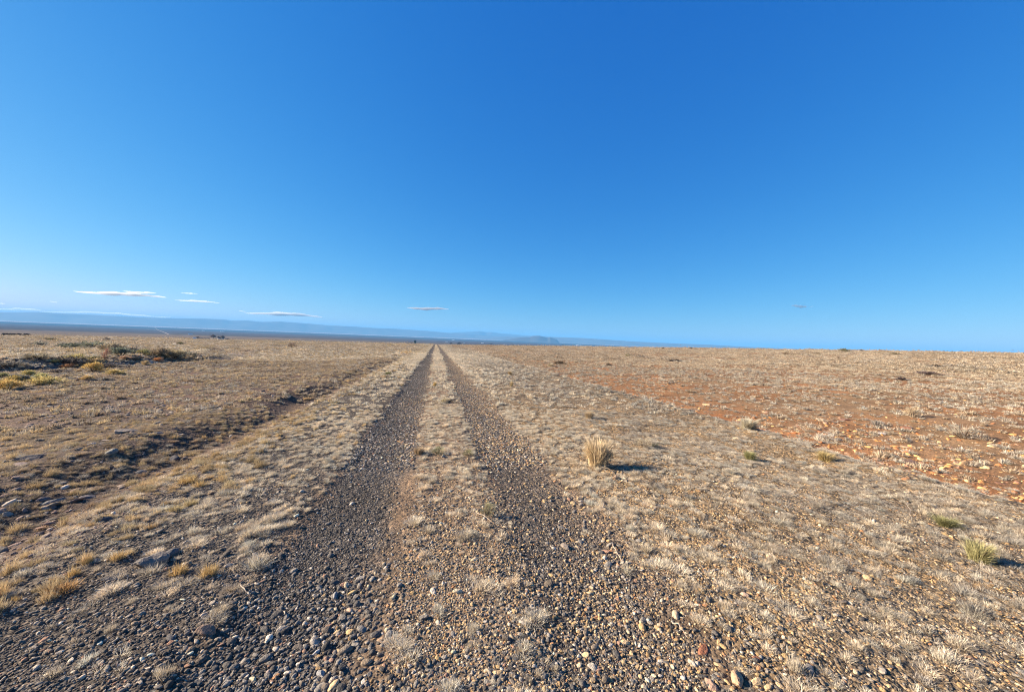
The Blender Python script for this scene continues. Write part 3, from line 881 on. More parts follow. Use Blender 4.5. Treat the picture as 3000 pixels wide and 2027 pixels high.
ROCKS = [
 (375, 1264, 60, (0.27, 0.22, 0.18), 'big flat tan grey rock on the left slope, above the white stone', 0.8, 5),
 (268, 1303, 20, (0.72, 0.68, 0.62), 'bright white stone on the left slope below the big tan rock', 1.0, 3),
 (100, 1346, 66, (0.10, 0.085, 0.085), 'wide dark half-buried rock near the left edge of the slope', 0.9, 0),
 (60, 1362, 44, (0.24, 0.17, 0.15), 'pinkish flat rock touching the wide dark rock on the left', 0.8, 2),
 (325, 1328, 38, (0.21, 0.195, 0.165), 'grey wedge shaped rock on the left slope', 1.1, 1),
 (350, 1366, 36, (0.30, 0.26, 0.215), 'light grey flat rock on the left slope below the wedge rock', 0.7, 2),
 (415, 1386, 28, (0.17, 0.16, 0.155), 'rounded grey rock on the left slope beside the light flat rock', 1.3, 4),
 (541, 1347, 26, (0.20, 0.145, 0.105), 'small brown angular rock on the left slope near the golden grass', 1.3, 3),
 (522, 1275, 26, (0.33, 0.27, 0.22), 'pale flat rock right of the big tan rock on the left slope', 0.7, 5),
 (460, 1270, 34, (0.17, 0.14, 0.14), 'purple grey flat rock next to the big tan rock', 0.7, 2),
 (310, 1290, 26, (0.31, 0.25, 0.21), 'pale pinkish flat rock between the white stone and the tan rock', 0.6, 5),
 (150, 1473, 46, (0.20, 0.185, 0.17), 'streaked grey rock on the lower left slope', 0.9, 0),
 (303, 1526, 46, (0.075, 0.075, 0.08), 'dark rounded rock with a pale vein on the lower left slope', 1.1, 4),
 (510, 1346, 36, (0.09, 0.08, 0.08), 'dark rock left of the small brown angular rock', 0.9, 1),
 (175, 1418, 30, (0.22, 0.19, 0.165), 'flat grey brown rock in the middle of the left slope', 0.7, 2),
 (258, 1458, 44, (0.15, 0.125, 0.125), 'lumpy purple grey rock on the lower left slope', 0.8, 0),
 (232, 1318, 24, (0.16, 0.13, 0.11), 'small dark brown rock left of the white stone', 0.9, 3),
 (450, 1650, 84, (0.20, 0.17, 0.145), 'large lumpy half-buried rock in the foreground among golden tufts', 1.1, 3),
 (487, 1630, 56, (0.13, 0.118, 0.112), 'dark shoulder of rock behind the large lumpy foreground rock', 0.9, 1),
 (340, 1690, 60, (0.14, 0.125, 0.115), 'low flat grey rock left of the large lumpy foreground rock', 0.5, 2),
 (30, 1665, 72, (0.36, 0.31, 0.26), 'pale flat slab at the left edge of the foreground', 0.45, 5),
 (606, 1852, 46, (0.24, 0.165, 0.125), 'squared brown block beside the left wheel track in the foreground', 1.5, 1),
 (305, 1818, 22, (0.13, 0.105, 0.09), 'small dark rock left of the pale tufts in the foreground', 1.0, 3),
 (500, 1872, 34, (0.12, 0.11, 0.105), 'dark flat stone left of the squared brown block', 0.9, 4),
 (1025, 1790, 24, (0.55, 0.38, 0.27), 'cream and pink stone in the left wheel track', 1.2, 4),
 (983, 1745, 24, (0.30, 0.285, 0.275), 'pale grey upright stone in the left wheel track', 1.8, 4),
 (928, 1911, 22, (0.55, 0.51, 0.46), 'whitish oval stone in the left wheel track near the bottom', 1.1, 4),
 (940, 1975, 32, (0.36, 0.34, 0.32), 'largest light grey stone in the left wheel track', 1.4, 0),
 (786, 1972, 24, (0.36, 0.28, 0.24), 'pinkish stone left of the light grey stones at the bottom', 1.2, 4),
 (1152, 1752, 22, (0.58, 0.46, 0.29), 'cream wedge stone between the wheel tracks', 1.3, 3),
 (1656, 1604, 26, (0.27, 0.22, 0.18), 'squared grey brown stone in the right wheel track', 1.4, 1),
 (1530, 1826, 26, (0.55, 0.47, 0.38), 'pale cream stone at the left of the right wheel track', 1.1, 4),
 (1734, 1722, 18, (0.56, 0.40, 0.26), 'small cream and orange stone in the right wheel track', 1.2, 3),
 (1820, 1826, 34, (0.30, 0.20, 0.13), 'flat brown stone lying in the right wheel track', 0.6, 5),
 (2062, 1905, 46, (0.27, 0.115, 0.065), 'dark red flat stone at the right edge of the gravel', 0.7, 2),
 (1980, 1800, 34, (0.47, 0.36, 0.24), 'cream elongated stone on the gravel ridge right of the tracks', 1.1, 4),
 (2160, 1990, 50, (0.47, 0.31, 0.19), 'largest tan stone at the bottom of the right gravel ridge', 1.3, 1),
 (2085, 2010, 40, (0.38, 0.25, 0.18), 'brownish pink stone at the bottom edge beside the largest tan stone', 1.2, 0),
 (2030, 1945, 26, (0.50, 0.43, 0.34), 'pale rounded stone left of the largest tan stone', 1.3, 4),
 (2180, 1742, 22, (0.52, 0.37, 0.27), 'round pinkish stone among grey wiry grass right of the tracks', 1.3, 4),
 (2215, 1930, 24, (0.30, 0.135, 0.08), 'rust red stone right of the gravel ridge', 1.1, 3),
 (1803, 1402, 22, (0.45, 0.30, 0.185), 'pointed tan stone at the foot of the golden bush', 1.5, 3),
 (1700, 1462, 22, (0.45, 0.32, 0.20), 'tan stone left below the golden bush', 1.0, 1),
 (2668, 1354, 56, (0.155, 0.10, 0.08), 'dark brown flat slab on the edge of the right shoulder', 0.55, 5),
 (2828, 1358, 26, (0.46, 0.30, 0.165), 'rounded tan orange rock on the ground right of the dark slab', 1.2, 4),
 (2655, 1405, 24, (0.38, 0.20, 0.10), 'orange brown rock below the dark slab on the right', 1.1, 1),
 (2660, 1255, 28, (0.26, 0.13, 0.085), 'red brown rock on the right slope above the dark slab', 0.9, 0),
 (2583, 1273, 22, (0.55, 0.48, 0.43), 'whitish rock on the right slope left of the grey shrub', 1.1, 3),
 (2480, 1230, 34, (0.29, 0.155, 0.11), 'flat reddish rock at the top of the right slope', 0.6, 5),
 (2070, 1186, 22, (0.52, 0.33, 0.19), 'pale orange slanted rock on the right slope beyond the ditch', 1.1, 2),
 (2765, 1090, 14, (0.60, 0.43, 0.30), 'pale round boulder in the brush far out on the right', 1.3, 4),
 (2792, 1090, 10, (0.58, 0.47, 0.36), 'small pale boulder right of the round one in the far brush', 1.4, 3),
 (2690, 1094, 12, (0.50, 0.38, 0.28), 'pale boulder at the left end of the far brush', 1.0, 1),
 (2750, 1385, 20, (0.30, 0.22, 0.13), 'small dark topped tan rock between the slab and the tan rock', 1.2, 1),
 (2560, 1525, 14, (0.70, 0.66, 0.60), 'tiny white stone on the right shoulder', 1.2, 4),
 (108, 1086, 34, (0.085, 0.08, 0.085), 'dark pointed boulder in the wash on the far left', 1.5, 3),
 (39, 1105, 30, (0.15, 0.125, 0.12), 'dark boulder with a pale side near the left edge of the wash', 1.1, 1),
 (436, 1066, 22, (0.36, 0.30, 0.26), 'pale sided boulder on the near bank of the wash', 1.2, 1),
 (457, 1063, 12, (0.42, 0.36, 0.30), 'small pale boulder right of the sided boulder on the wash bank', 1.2, 3),
 (426, 1074, 14, (0.42, 0.35, 0.29), 'small pale slanted boulder just below the wash bank', 0.9, 2),
 (374, 1086, 16, (0.42, 0.33, 0.27), 'pale flat rock on the near edge of the wash', 0.7, 5),
 (232, 1106, 14, (0.48, 0.42, 0.36), 'pale slanted stone on the near edge of the wash, far left', 0.9, 2),
]
for px, py, w, t, lb, fl, kd in ROCKS:
    rock(px, py, w, t, lb, fl, kd)

# ------------------------------------------------------------------ single tufts that stand out
def big_tuft(px, py, wpx, hpx, tint, label, kinds=None, cat='grass tuft', group=None):
    p = at(px, py)
    w, h = px_size(p, wpx), px_size(p, hpx)
    o = link('grass_tuft', random.choice(kinds or GOLD))
    o.location = (p.x, p.y, p.z - 0.004); o.rotation_euler = (0, 0, random.uniform(0, 6.28))
    o.scale = (w / 0.16, w / 0.16, h / 0.075)
    o['tint'] = tint
    return tag(o, label, cat, group)
GOLDC, STRAW, KH = (0.60, 0.42, 0.19), (0.60, 0.50, 0.36), (0.45, 0.36, 0.20)
for px, py, w, h, t, lb in [
 (258, 1648, 34, 26, GOLDC, 'small golden tuft left of the large lumpy foreground rock'),
 (216, 1685, 42, 32, GOLDC, 'round golden tuft above the widest golden clump'),
 (168, 1702, 54, 26, GOLDC, 'golden tuft at the upper left of the widest golden clump'),
 (187, 1728, 105, 30, (0.60, 0.36, 0.15), 'widest golden grass clump in the left foreground'),
 (522, 1678, 70, 34, GOLDC, 'bright golden tuft just right of the large lumpy rock'),
 (613, 1682, 72, 38, GOLDC, 'golden tuft farthest right of the lumpy rock'),
 (348, 1635, 58, 28, GOLDC, 'golden tuft behind the low flat foreground rock'),
 (368, 1768, 48, 30, STRAW, 'pale tuft in the left foreground below the lumpy rock'),
 (326, 1845, 42, 36, STRAW, 'pale round tuft above the small dark rock in the left foreground'),
 (155, 1975, 72, 38, STRAW, 'pale spreading tuft near the bottom left corner'),
 (480, 1980, 68, 38, STRAW, 'bright pale tuft at the bottom left of the wheel track'),
 (503, 1785, 52, 22, STRAW, 'low pale tuft between the lumpy rock and the squared block'),
 (652, 1790, 54, 26, STRAW, 'pale tuft above the squared brown block'),
 (30, 1722, 48, 22, GOLDC, 'golden tuft at the left picture edge below the pale slab'),
 (48, 1755, 32, 22, GOLDC, 'small golden tuft under the pale slab at the left'),
 (548, 1412, 78, 24, GOLDC, 'long golden grass clump left of the road in the middle ground'),
 (585, 1424, 60, 22, GOLDC, 'golden clump joined to the right end of the long clump'),
 (650, 1405, 44, 20, GOLDC, 'golden clump nearest the road beside the long clump'),
 (512, 1495, 62, 20, (0.55, 0.43, 0.22), 'straw gold clump below the long golden clump'),
 (560, 1478, 52, 20, (0.55, 0.43, 0.22), 'straw gold clump between the golden clumps and the gravel'),
 (196, 1520, 44, 18, KH, 'khaki tuft left of the dark veined rock'),
 (24, 1490, 62, 22, KH, 'khaki clump at the left picture edge on the slope'),
 (842, 1500, 60, 18, (0.72, 0.63, 0.49), 'whitish grass clump on the left edge of the left wheel track'),
 (880, 1478, 36, 16, (0.70, 0.60, 0.46), 'small whitish clump just ahead of the larger one by the left track'),
 (2022, 1722, 78, 40, STRAW, 'tall pale tuft on the edge of the right gravel ridge'),
 (1890, 1612, 62, 34, STRAW, 'pale tuft at the right edge of the right wheel track'),
 (2150, 1760, 60, 30, (0.52, 0.46, 0.39), 'grey pale tuft right of the tall pale tuft'),
 (1545, 1995, 40, 26, (0.52, 0.43, 0.31), 'pale tuft on the strip at the bottom of the picture'),
 (1690, 1985, 46, 26, (0.52, 0.43, 0.31), 'pale tuft at the bottom between ridge and strip'),
 (2330, 1960, 66, 50, (0.62, 0.53, 0.40), 'thick pale tuft at the lower right of the gravel ridge'),
 (2680, 1990, 90, 46, (0.46, 0.40, 0.33), 'large grey tuft at the bottom right'),
 (2500, 1655, 60, 30, (0.47, 0.41, 0.34), 'grey tuft in the middle of the right shoulder foreground'),
 (2570, 1735, 70, 34, (0.46, 0.40, 0.33), 'grey tuft with a dark shadow on the right shoulder foreground'),
 ]:
    big_tuft(px, py, w, h, t, lb, WIRY + TUFT if 'grey' in lb else (TUFT + GOLD if 'pale' in lb or 'whitish' in lb else GOLD))

# ------------------------------------------------------------------ shrubs
def shrub_px(px, py, wpx, hpx, tint, label, form='round', cat='shrub', group=None, name='shrub'):
    if px < 600: wpx, hpx, tint = wpx * 1.25, hpx * 1.35, tuple(min(0.75, c * 1.2) for c in tint)
    p = at(px, py)
    return shrub(name, p, px_size(p, wpx), px_size(p, hpx), tint, label, cat, group, form)

TAN, OLV, SAGE, RUST, DARK, GREYB, GLD = (0.44, 0.33, 0.18), (0.25, 0.23, 0.11), (0.16, 0.165, 0.12), (0.40, 0.20, 0.09), (0.075, 0.065, 0.055), (0.36, 0.315, 0.25), (0.50, 0.35, 0.13)
for px, py, w, h, t, f, lb in [
 # beside the road
 (1748, 1366, 80, 74, (0.62, 0.48, 0.29), 'grass', 'tall golden grass bush throwing a long shadow on the right shoulder'),
 (1782, 1362, 34, 40, (0.19, 0.18, 0.10), 'wiry', 'grey green twigs growing in the right side of the tall golden bush'),
 (2190, 1254, 50, 28, (0.50, 0.44, 0.32), 'grass', 'pale bush on the crest of the right shoulder above the ditch'),
 (2203, 1256, 26, 16, (0.13, 0.14, 0.07), 'wiry', 'dark green twigs at the foot of the pale crest bush'),
 (1885, 1308, 52, 24, (0.45, 0.37, 0.25), 'wiry', 'low tan bush behind and right of the tall golden bush'),
 (1920, 1312, 24, 14, (0.14, 0.145, 0.08), 'wiry', 'small dark green bush beside the low tan bush'),
 (1727, 1226, 26, 22, (0.52, 0.40, 0.25), 'grass', 'small tan grass bush beyond the tall golden bush'),
 (2196, 1347, 32, 24, (0.28, 0.26, 0.11), 'grass', 'small olive green bush with a dark shadow on the right shoulder'),
 (2770, 1540, 60, 28, (0.28, 0.26, 0.12), 'grass', 'olive grass bush low on the right shoulder'),
 (2863, 1642, 62, 54, (0.36, 0.32, 0.15), 'grass', 'yellow green grass bush near the right edge of the foreground'),
 (2418, 1350, 46, 26, (0.46, 0.35, 0.16), 'grass', 'golden bush with pale base and striped shadow on the right shoulder'),
 (1284, 1328, 42, 18, (0.27, 0.26, 0.14), 'wiry', 'grey green bush on the strip between the tracks'),
 (1372, 1334, 32, 18, (0.26, 0.24, 0.12), 'wiry', 'olive bush at the left edge of the right wheel track'),
 (1227, 1330, 30, 22, (0.46, 0.35, 0.22), 'grass', 'tan grass bush left of the grey green one on the strip'),
 (1302, 1180, 28, 13, (0.47, 0.38, 0.22), 'wiry', 'tan bush on the strip farther along the road'),
 (1273, 1133, 11, 14, (0.50, 0.36, 0.16), 'grass', 'small golden tussock on the far strip'),
 (1498, 1133, 10, 16, (0.52, 0.40, 0.22), 'grass', 'thin upright tussock right of the road'),
 (1495, 1098, 15, 10, (0.46, 0.33, 0.17), 'grass', 'low golden tussock right of the road, beyond the thin one'),
 (1430, 1506, 46, 30, (0.34, 0.30, 0.17), 'wiry', 'olive tan tussock at the strip edge in the near foreground'),
 (1137, 1098, 18, 8, (0.20, 0.20, 0.08), 'low', 'small green bush left of the road'),
 # right slope
 (2824, 1284, 78, 38, (0.40, 0.35, 0.27), 'wiry', 'large grey bush with a long shadow on the right slope'),
 (2673, 1220, 44, 26, (0.46, 0.35, 0.22), 'wiry', 'tan bush on the right slope above the large grey one'),
 (2420, 1286, 46, 16, (0.55, 0.49, 0.40), 'wiry', 'whitish wiry bush just beyond the ditch'),
 (2574, 1247, 40, 13, (0.36, 0.31, 0.25), 'low', 'low grey brush left of the large grey bush'),
 (1642, 1067, 32, 8, (0.10, 0.075, 0.05), 'low', 'dark brush clump on the right plain near the ditch end'),
 (1612, 1074, 22, 8, (0.48, 0.40, 0.27), 'low', 'pale brush clump left of the dark one on the right plain'),
 (1840, 1044, 16, 6, OLV, 'low', 'small olive bush on the right plain'),
 (1875, 1046, 30, 5, DARK, 'low', 'flat dark bush right of the small olive one'),
 (1980, 1061, 46, 7, (0.06, 0.045, 0.035), 'low', 'long dark burnt looking brush on the right plain'),
 (1784, 1071, 22, 5, DARK, 'low', 'short dark brush strip on the right plain'),
 (2302, 1040, 30, 8, (0.22, 0.16, 0.10), 'wiry', 'branching brown bush on the far right plain'),
 (2209, 1040, 34, 7, (0.42, 0.29, 0.19), 'wiry', 'tan fallen brush on the far right plain'),
 (2743, 1076, 46, 6, DARK, 'low', 'left one of two dark brush strips far right'),
 (2824, 1078, 46, 6, DARK, 'low', 'right one of two dark brush strips far right'),
 (2715, 1097, 56, 8, (0.15, 0.11, 0.10), 'low', 'purple brown brush around the pale boulders'),
 (2640, 1114, 26, 8, (0.08, 0.06, 0.06), 'low', 'dark brush below and left of the pale boulders'),
 (2622, 1039, 26, 5, (0.23, 0.19, 0.11), 'low', 'olive brush just under the right skyline'),
 (2473, 1030, 28, 8, (0.22, 0.21, 0.12), 'low', 'widest olive bush on the right skyline'),
 (2524, 1029, 9, 4, DARK, 'low', 'small dark bush right of the widest skyline bush'),
 (2792, 1034, 11, 5, DARK, 'round', 'dark round bush on the skyline at the far right'),
 (2396, 1038, 18, 6, (0.24, 0.19, 0.12), 'wiry', 'brown bush under the skyline left of the widest one'),
 (1942, 1024, 9, 6, (0.13, 0.11, 0.07), 'round', 'small dark bush standing against the far plain right of centre'),
 (2025, 1022, 9, 4, DARK, 'low', 'low dark bush just right of the one against the far plain'),
 (1769, 1016, 6, 4, DARK, 'round', 'tiny dark bush at the plateau edge right of the butte'),
 (1649, 1014, 7, 4, DARK, 'round', 'tiny dark bush at the plateau edge below the butte'),
 (1439, 1010, 9, 3, DARK, 'low', 'flat dark bush on the plateau edge right of the road end'),
 (1345, 1010, 14, 7, DARK, 'round', 'largest dark bush on the plateau edge right of the road end'),
 (1321, 1008, 9, 4, DARK, 'low', 'dark bush between the road end and the largest edge bush'),
 # left plain
 (855, 1019, 24, 15, (0.20, 0.14, 0.10), 'wiry', 'lone branching brown bush on the left plain'),
 (1206, 1007, 6, 3, DARK, 'low', 'little dark bush left of the juniper'),
 (150, 998, 22, 5, (0.12, 0.11, 0.06), 'low', 'dark green bush strip on the far left plain'),
 (312, 996, 12, 4, DARK, 'low', 'small dark bush on the far left plain'),
 (529, 1010, 14, 5, (0.13, 0.12, 0.06), 'low', 'dark olive bush on the left plain behind the wash'),
 # the wash
 (20, 1143, 54, 24, GLD, 'round', 'biggest golden bush at the left edge of the wash'),
 (43, 1121, 34, 17, (0.40, 0.30, 0.11), 'round', 'olive gold bush behind the biggest golden bush'),
 (8, 1107, 24, 12, OLV, 'round', 'olive bush cut by the left picture edge'),
 (76, 1119, 32, 18, (0.21, 0.20, 0.16), 'round', 'grey bush between the golden bushes of the wash'),
 (86, 1103, 30, 16, (0.40, 0.33, 0.14), 'round', 'yellow olive bush in the middle of the left wash'),
 (119, 1110, 34, 13, (0.38, 0.34, 0.15), 'round', 'olive yellow bush right of the middle one in the wash'),
 (137, 1124, 62, 14, (0.45, 0.36, 0.15), 'low', 'long low golden brush on the near side of the wash'),
 (200, 1068, 52, 14, (0.07, 0.06, 0.055), 'low', 'dark brush under the far bank of the wash'),
 (195, 1080, 26, 12, RUST, 'round', 'rust coloured bush below the dark brush in the wash'),
 (275, 1088, 42, 20, GLD, 'round', 'bright golden bush in the centre of the wash'),
 (279, 1068, 42, 14, TAN, 'round', 'tan bush behind the bright golden one'),
 (256, 1112, 22, 10, (0.48, 0.34, 0.15), 'round', 'small golden bush on the near bank of the wash'),
 (206, 1023, 52, 14, SAGE, 'round', 'dark sage bush in the upper left of the wash'),
 (116, 1015, 32, 9, (0.22, 0.20, 0.15), 'low', 'grey brush far left above the wash'),
 (225, 1052, 50, 9, (0.40, 0.33, 0.15), 'low', 'low yellow brush on the far side of the wash'),
 (161, 1063, 22, 9, (0.42, 0.34, 0.14), 'round', 'small yellow bush left of the dark brush in the wash'),
 (355, 1042, 46, 20, (0.17, 0.18, 0.13), 'round', 'large grey green sage bush in the wash'),
 (330, 1030, 56, 19, (0.33, 0.27, 0.18), 'round', 'wide tan grey bush behind the large sage bush'),
 (386, 1036, 40, 13, (0.10, 0.09, 0.075), 'round', 'dark grey bush right of the large sage bush'),
 (422, 1040, 26, 13, (0.30, 0.27, 0.13), 'round', 'olive bush at the middle of the wash shrubs'),
 (460, 1042, 50, 18, (0.26, 0.20, 0.13), 'round', 'brown olive bush right of the olive one'),
 (476, 1048, 22, 10, SAGE, 'round', 'small green bush in front of the brown olive bush'),
 (511, 1048, 62, 18, (0.33, 0.27, 0.16), 'round', 'wide olive tan bush at the right end of the wash'),
 (561, 1042, 22, 6, SAGE, 'low', 'low green bush at the very right end of the wash'),
 (368, 1054, 32, 9, (0.45, 0.31, 0.20), 'round', 'left one of two pinkish tan bushes in the wash'),
 (402, 1055, 30, 13, (0.45, 0.31, 0.20), 'round', 'right one of two pinkish tan bushes in the wash'),
 (463, 1059, 20, 9, RUST, 'round', 'rust coloured bush by the pale boulders'),
 (341, 1097, 42, 12, (0.46, 0.36, 0.16), 'round', 'golden bush on the near edge of the wash'),
 (310, 1058, 16, 24, (0.24, 0.12, 0.085), 'wiry', 'bare reddish upright shrub in the wash'),
 (281, 1055, 28, 10, (0.18, 0.16, 0.08), 'round', 'dark olive bush left of the bare reddish shrub'),
 (425, 1069, 17, 10, TAN, 'round', 'small tan bush left of the pale sided boulder'),
 (274, 1020, 62, 12, (0.20, 0.20, 0.14), 'low', 'wide grey green brush in the upper wash'),
 (320, 1076, 60, 8, (0.10, 0.085, 0.08), 'low', 'dark low brush on the wash floor'),
 (30, 1075, 60, 10, (0.17, 0.15, 0.12), 'low', 'grey brush on the far bank at the left edge'),
 (110, 1050, 60, 9, (0.26, 0.22, 0.15), 'low', 'grey tan brush between the wash and the left plain'),
 (170, 1095, 40, 9, (0.12, 0.10, 0.09), 'low', 'dark brush on the floor of the left wash'),
 ]:
    shrub_px(px, py, w, h, t, lb, f)

# ------------------------------------------------------------------ dead twigs
def twig(pts, rad, tint, label, lift=0.012):
    P = [at(*p) for p in pts]
    P = [p + Vector((0, 0, lift + 0.02 * math.sin(1.7 * k))) for k, p in enumerate(P)]
    fine_ = []
    for a_, b_ in zip(P[:-1], P[1:]):
        for k in range(4): fine_.append(a_.lerp(b_, k / 4) + Vector((random.gauss(0, .004), random.gauss(0, .004), random.gauss(0, .003))))
    fine_.append(P[-1])
    org = fine_[0].copy()
    V, Fq = [], []
    for k, p in enumerate(fine_):
        d = (fine_[min(k + 1, len(fine_) - 1)] - fine_[max(k - 1, 0)]).normalized()
        u = d.orthogonal().normalized(); w = d.cross(u)
        rr_ = rad * (1 - 0.6 * k / len(fine_))
        for m_ in range(5):
            an = m_ * 2 * math.pi / 5
            V.append(p - org + (u * math.cos(an) + w * math.sin(an)) * rr_)
    for k in range(len(fine_) - 1):
        for m_ in range(5):
            Fq.append((k * 5 + m_, k * 5 + (m_ + 1) % 5, k * 5 + 5 + (m_ + 1) % 5, k * 5 + 5 + m_))
    # a side shoot
    o = link('twig', mesh_np('twig', V, Fq, M_TWIG, True))
    o.location = org
    o['tint'] = tint
    return tag(o, label, 'twig')
DEAD = (0.58, 0.47, 0.36)
twig([(1793, 1592), (1800, 1618), (1822, 1646), (1855, 1669)], 0.004, DEAD, 'long pale bent twig on the right gravel edge')
twig([(1784, 1585), (1830, 1595), (1864, 1624)], 0.003, DEAD, 'thin pale twig crossing the top of the bent twig')
twig([(1968, 1827), (1990, 1846), (2013, 1869)], 0.004, DEAD, 'straight pale twig on the gravel ridge in the foreground')
twig([(1855, 1444), (1880, 1438), (1900, 1446), (1915, 1442)], 0.005, DEAD, 'pale forked twig on the shoulder below the golden bush shadow')
twig([(834, 1798), (836, 1812), (846, 1824)], 0.004, DEAD, 'curled pale twig in the left wheel track')
twig([(1769, 1474), (1766, 1494), (1752, 1500), (1735, 1489)], 0.005, DEAD, 'hooked pale twig at the right edge of the right track')
twig([(706, 1718), (716, 1740), (729, 1752)], 0.004, DEAD, 'pale twig left of the left wheel track')
twig([(2395, 1624), (2414, 1618), (2434, 1622)], 0.004, DEAD, 'short pale twig on the right shoulder foreground')
twig([(1764, 1374), (1782, 1378), (1800, 1388)], 0.006, (0.30, 0.23, 0.17), 'dead stick lying in the shadow of the golden bush')
twig([(1306, 1180), (1322, 1176), (1340, 1181), (1352, 1184)], 0.03, (0.10, 0.08, 0.06), 'dark dead branch lying beside the tan bush on the strip')
twig([(2655, 1470), (2664, 1500), (2672, 1528)], 0.003, DEAD, 'pale upright dead stem on the right shoulder')
twig([(1395, 1505), (1420, 1520), (1440, 1532)], 0.004, DEAD, 'pale twig in front of the olive tan tussock')

# ------------------------------------------------------------------ juniper, ranch, cattle and far buildings
def conifer(px, py, hpx, wpx, label):
    p = at(px, py)
    h, w = px_size(p, hpx), px_size(p, wpx)
    rs = random.Random(5)
    o = empty('juniper_tree', p)
    specs = []
    for k in range(2600):
        t = rs.random() ** 0.8
        prof = math.sin(math.pi * min(1, 0.12 + 0.88 * t) ** 0.75) * (0.85 + 0.3 * math.sin(9 * t + 2))
        a = rs.uniform(0, 6.283); q = (0.45 + 0.6 * rs.random() ** 0.5) * (1 + 0.25 * math.sin(a * 3 + t * 8))
        c = Vector((math.cos(a) * prof * q * w / 2, math.sin(a) * prof * q * w / 2, h * (0.06 + 0.94 * t)))
        d = Vector((c.x, c.y, rs.uniform(0.0, 0.8) * w)).normalized() * rs.uniform(0.08, 0.2) * w
        specs.append((c, c + d, Vector((0, 0, -0.02 * w)), 0.05 * w))
    V, Fq = blades_np(specs)
    c = link('crown', mesh_np('crown', V, Fq, M_BLADE), o); c['tint'] = (0.045, 0.055, 0.03)
    bm = bmesh.new(); bmesh.ops.create_cone(bm, cap_ends=True, segments=8, radius1=w * 0.09, radius2=w * 0.03, depth=h * 0.75, matrix=Matrix.Translation((0, 0, h * 0.36)))
    me = bpy.data.meshes.new('trunk'); bm.to_mesh(me); bm.free(); me.materials.append(M_TWIG)
    t_ = link('trunk', me, o); t_['tint'] = (0.10, 0.07, 0.05)
    return tag(o, label, 'tree')
conifer(1216, 1007, 10.5, 7.5, 'lone dark juniper tree left of the far end of the road')

def bare_tree(px, py, hpx, wpx, tint, label, D):
    d = ray(px, py); k = D / math.hypot(d.x, d.y)
    x, y = CAM_X + d.x * k, d.y * k
    p = Vector((x, y, h1(x, y)))
    h, w = px_size(p, hpx), px_size(p, wpx)
    rs = random.Random(int(px))
    o = empty('bare_tree', p)
    specs = []
    for k in range(900):
        a = rs.uniform(0, 6.283); e = rs.uniform(-0.4, 1.5); q = rs.random() ** 0.4
        c = Vector((math.cos(a) * math.cos(e) * w / 2 * q, math.sin(a) * math.cos(e) * w / 2 * q, h * (0.6 + 0.4 * math.sin(e) * q)))
        dv = Vector((c.x, c.y, 0.5 * h)).normalized() * rs.uniform(0.08, 0.22) * h
        specs.append((c, c + dv, Vector((0, 0, 0)), 0.03 * h))
    V, Fq = blades_np(specs)
    c = link('crown', mesh_np('crown', V, Fq, M_BLADE), o); c['tint'] = tint
    bm = bmesh.new(); bmesh.ops.create_cone(bm, cap_ends=True, segments=8, radius1=h * 0.05, radius2=h * 0.02, depth=h * 0.8, matrix=Matrix.Translation((0, 0, h * 0.38)))
    for k in range(5):
        a = k * 1.26
        M_ = Matrix.Translation((math.cos(a) * w * 0.14, math.sin(a) * w * 0.14, h * 0.55)) @ Matrix.Rotation(0.6, 4, Vector((-math.sin(a), math.cos(a), 0)))
        bmesh.ops.create_cone(bm, cap_ends=True, segments=6, radius1=h * 0.022, radius2=h * 0.008, depth=h * 0.55, matrix=M_)
    me = bpy.data.meshes.new('trunk'); bm.to_mesh(me); bm.free(); me.materials.append(M_TWIG)
    t_ = link('trunk', me, o); t_['tint'] = (0.12, 0.09, 0.07)
    return tag(o, label, 'tree')

M_WHITE = plain_mat('white_metal_siding', (0.75, 0.74, 0.72), 0.5, 0.06, 0.3)
M_WALL = plain_mat('weathered_wall', (0.22, 0.18, 0.15), 0.9, 0.25, 0.4)
M_ROOF = plain_mat('grey_metal_roof', (0.42, 0.42, 0.44), 0.45, 0.12, 0.3)
M_ROOFD = plain_mat('dark_roof', (0.07, 0.06, 0.06), 0.8, 0.2, 0.3)
M_GLASS = plain_mat('window_glass', (0.03, 0.035, 0.045), 0.1, 0.1, 1.0)

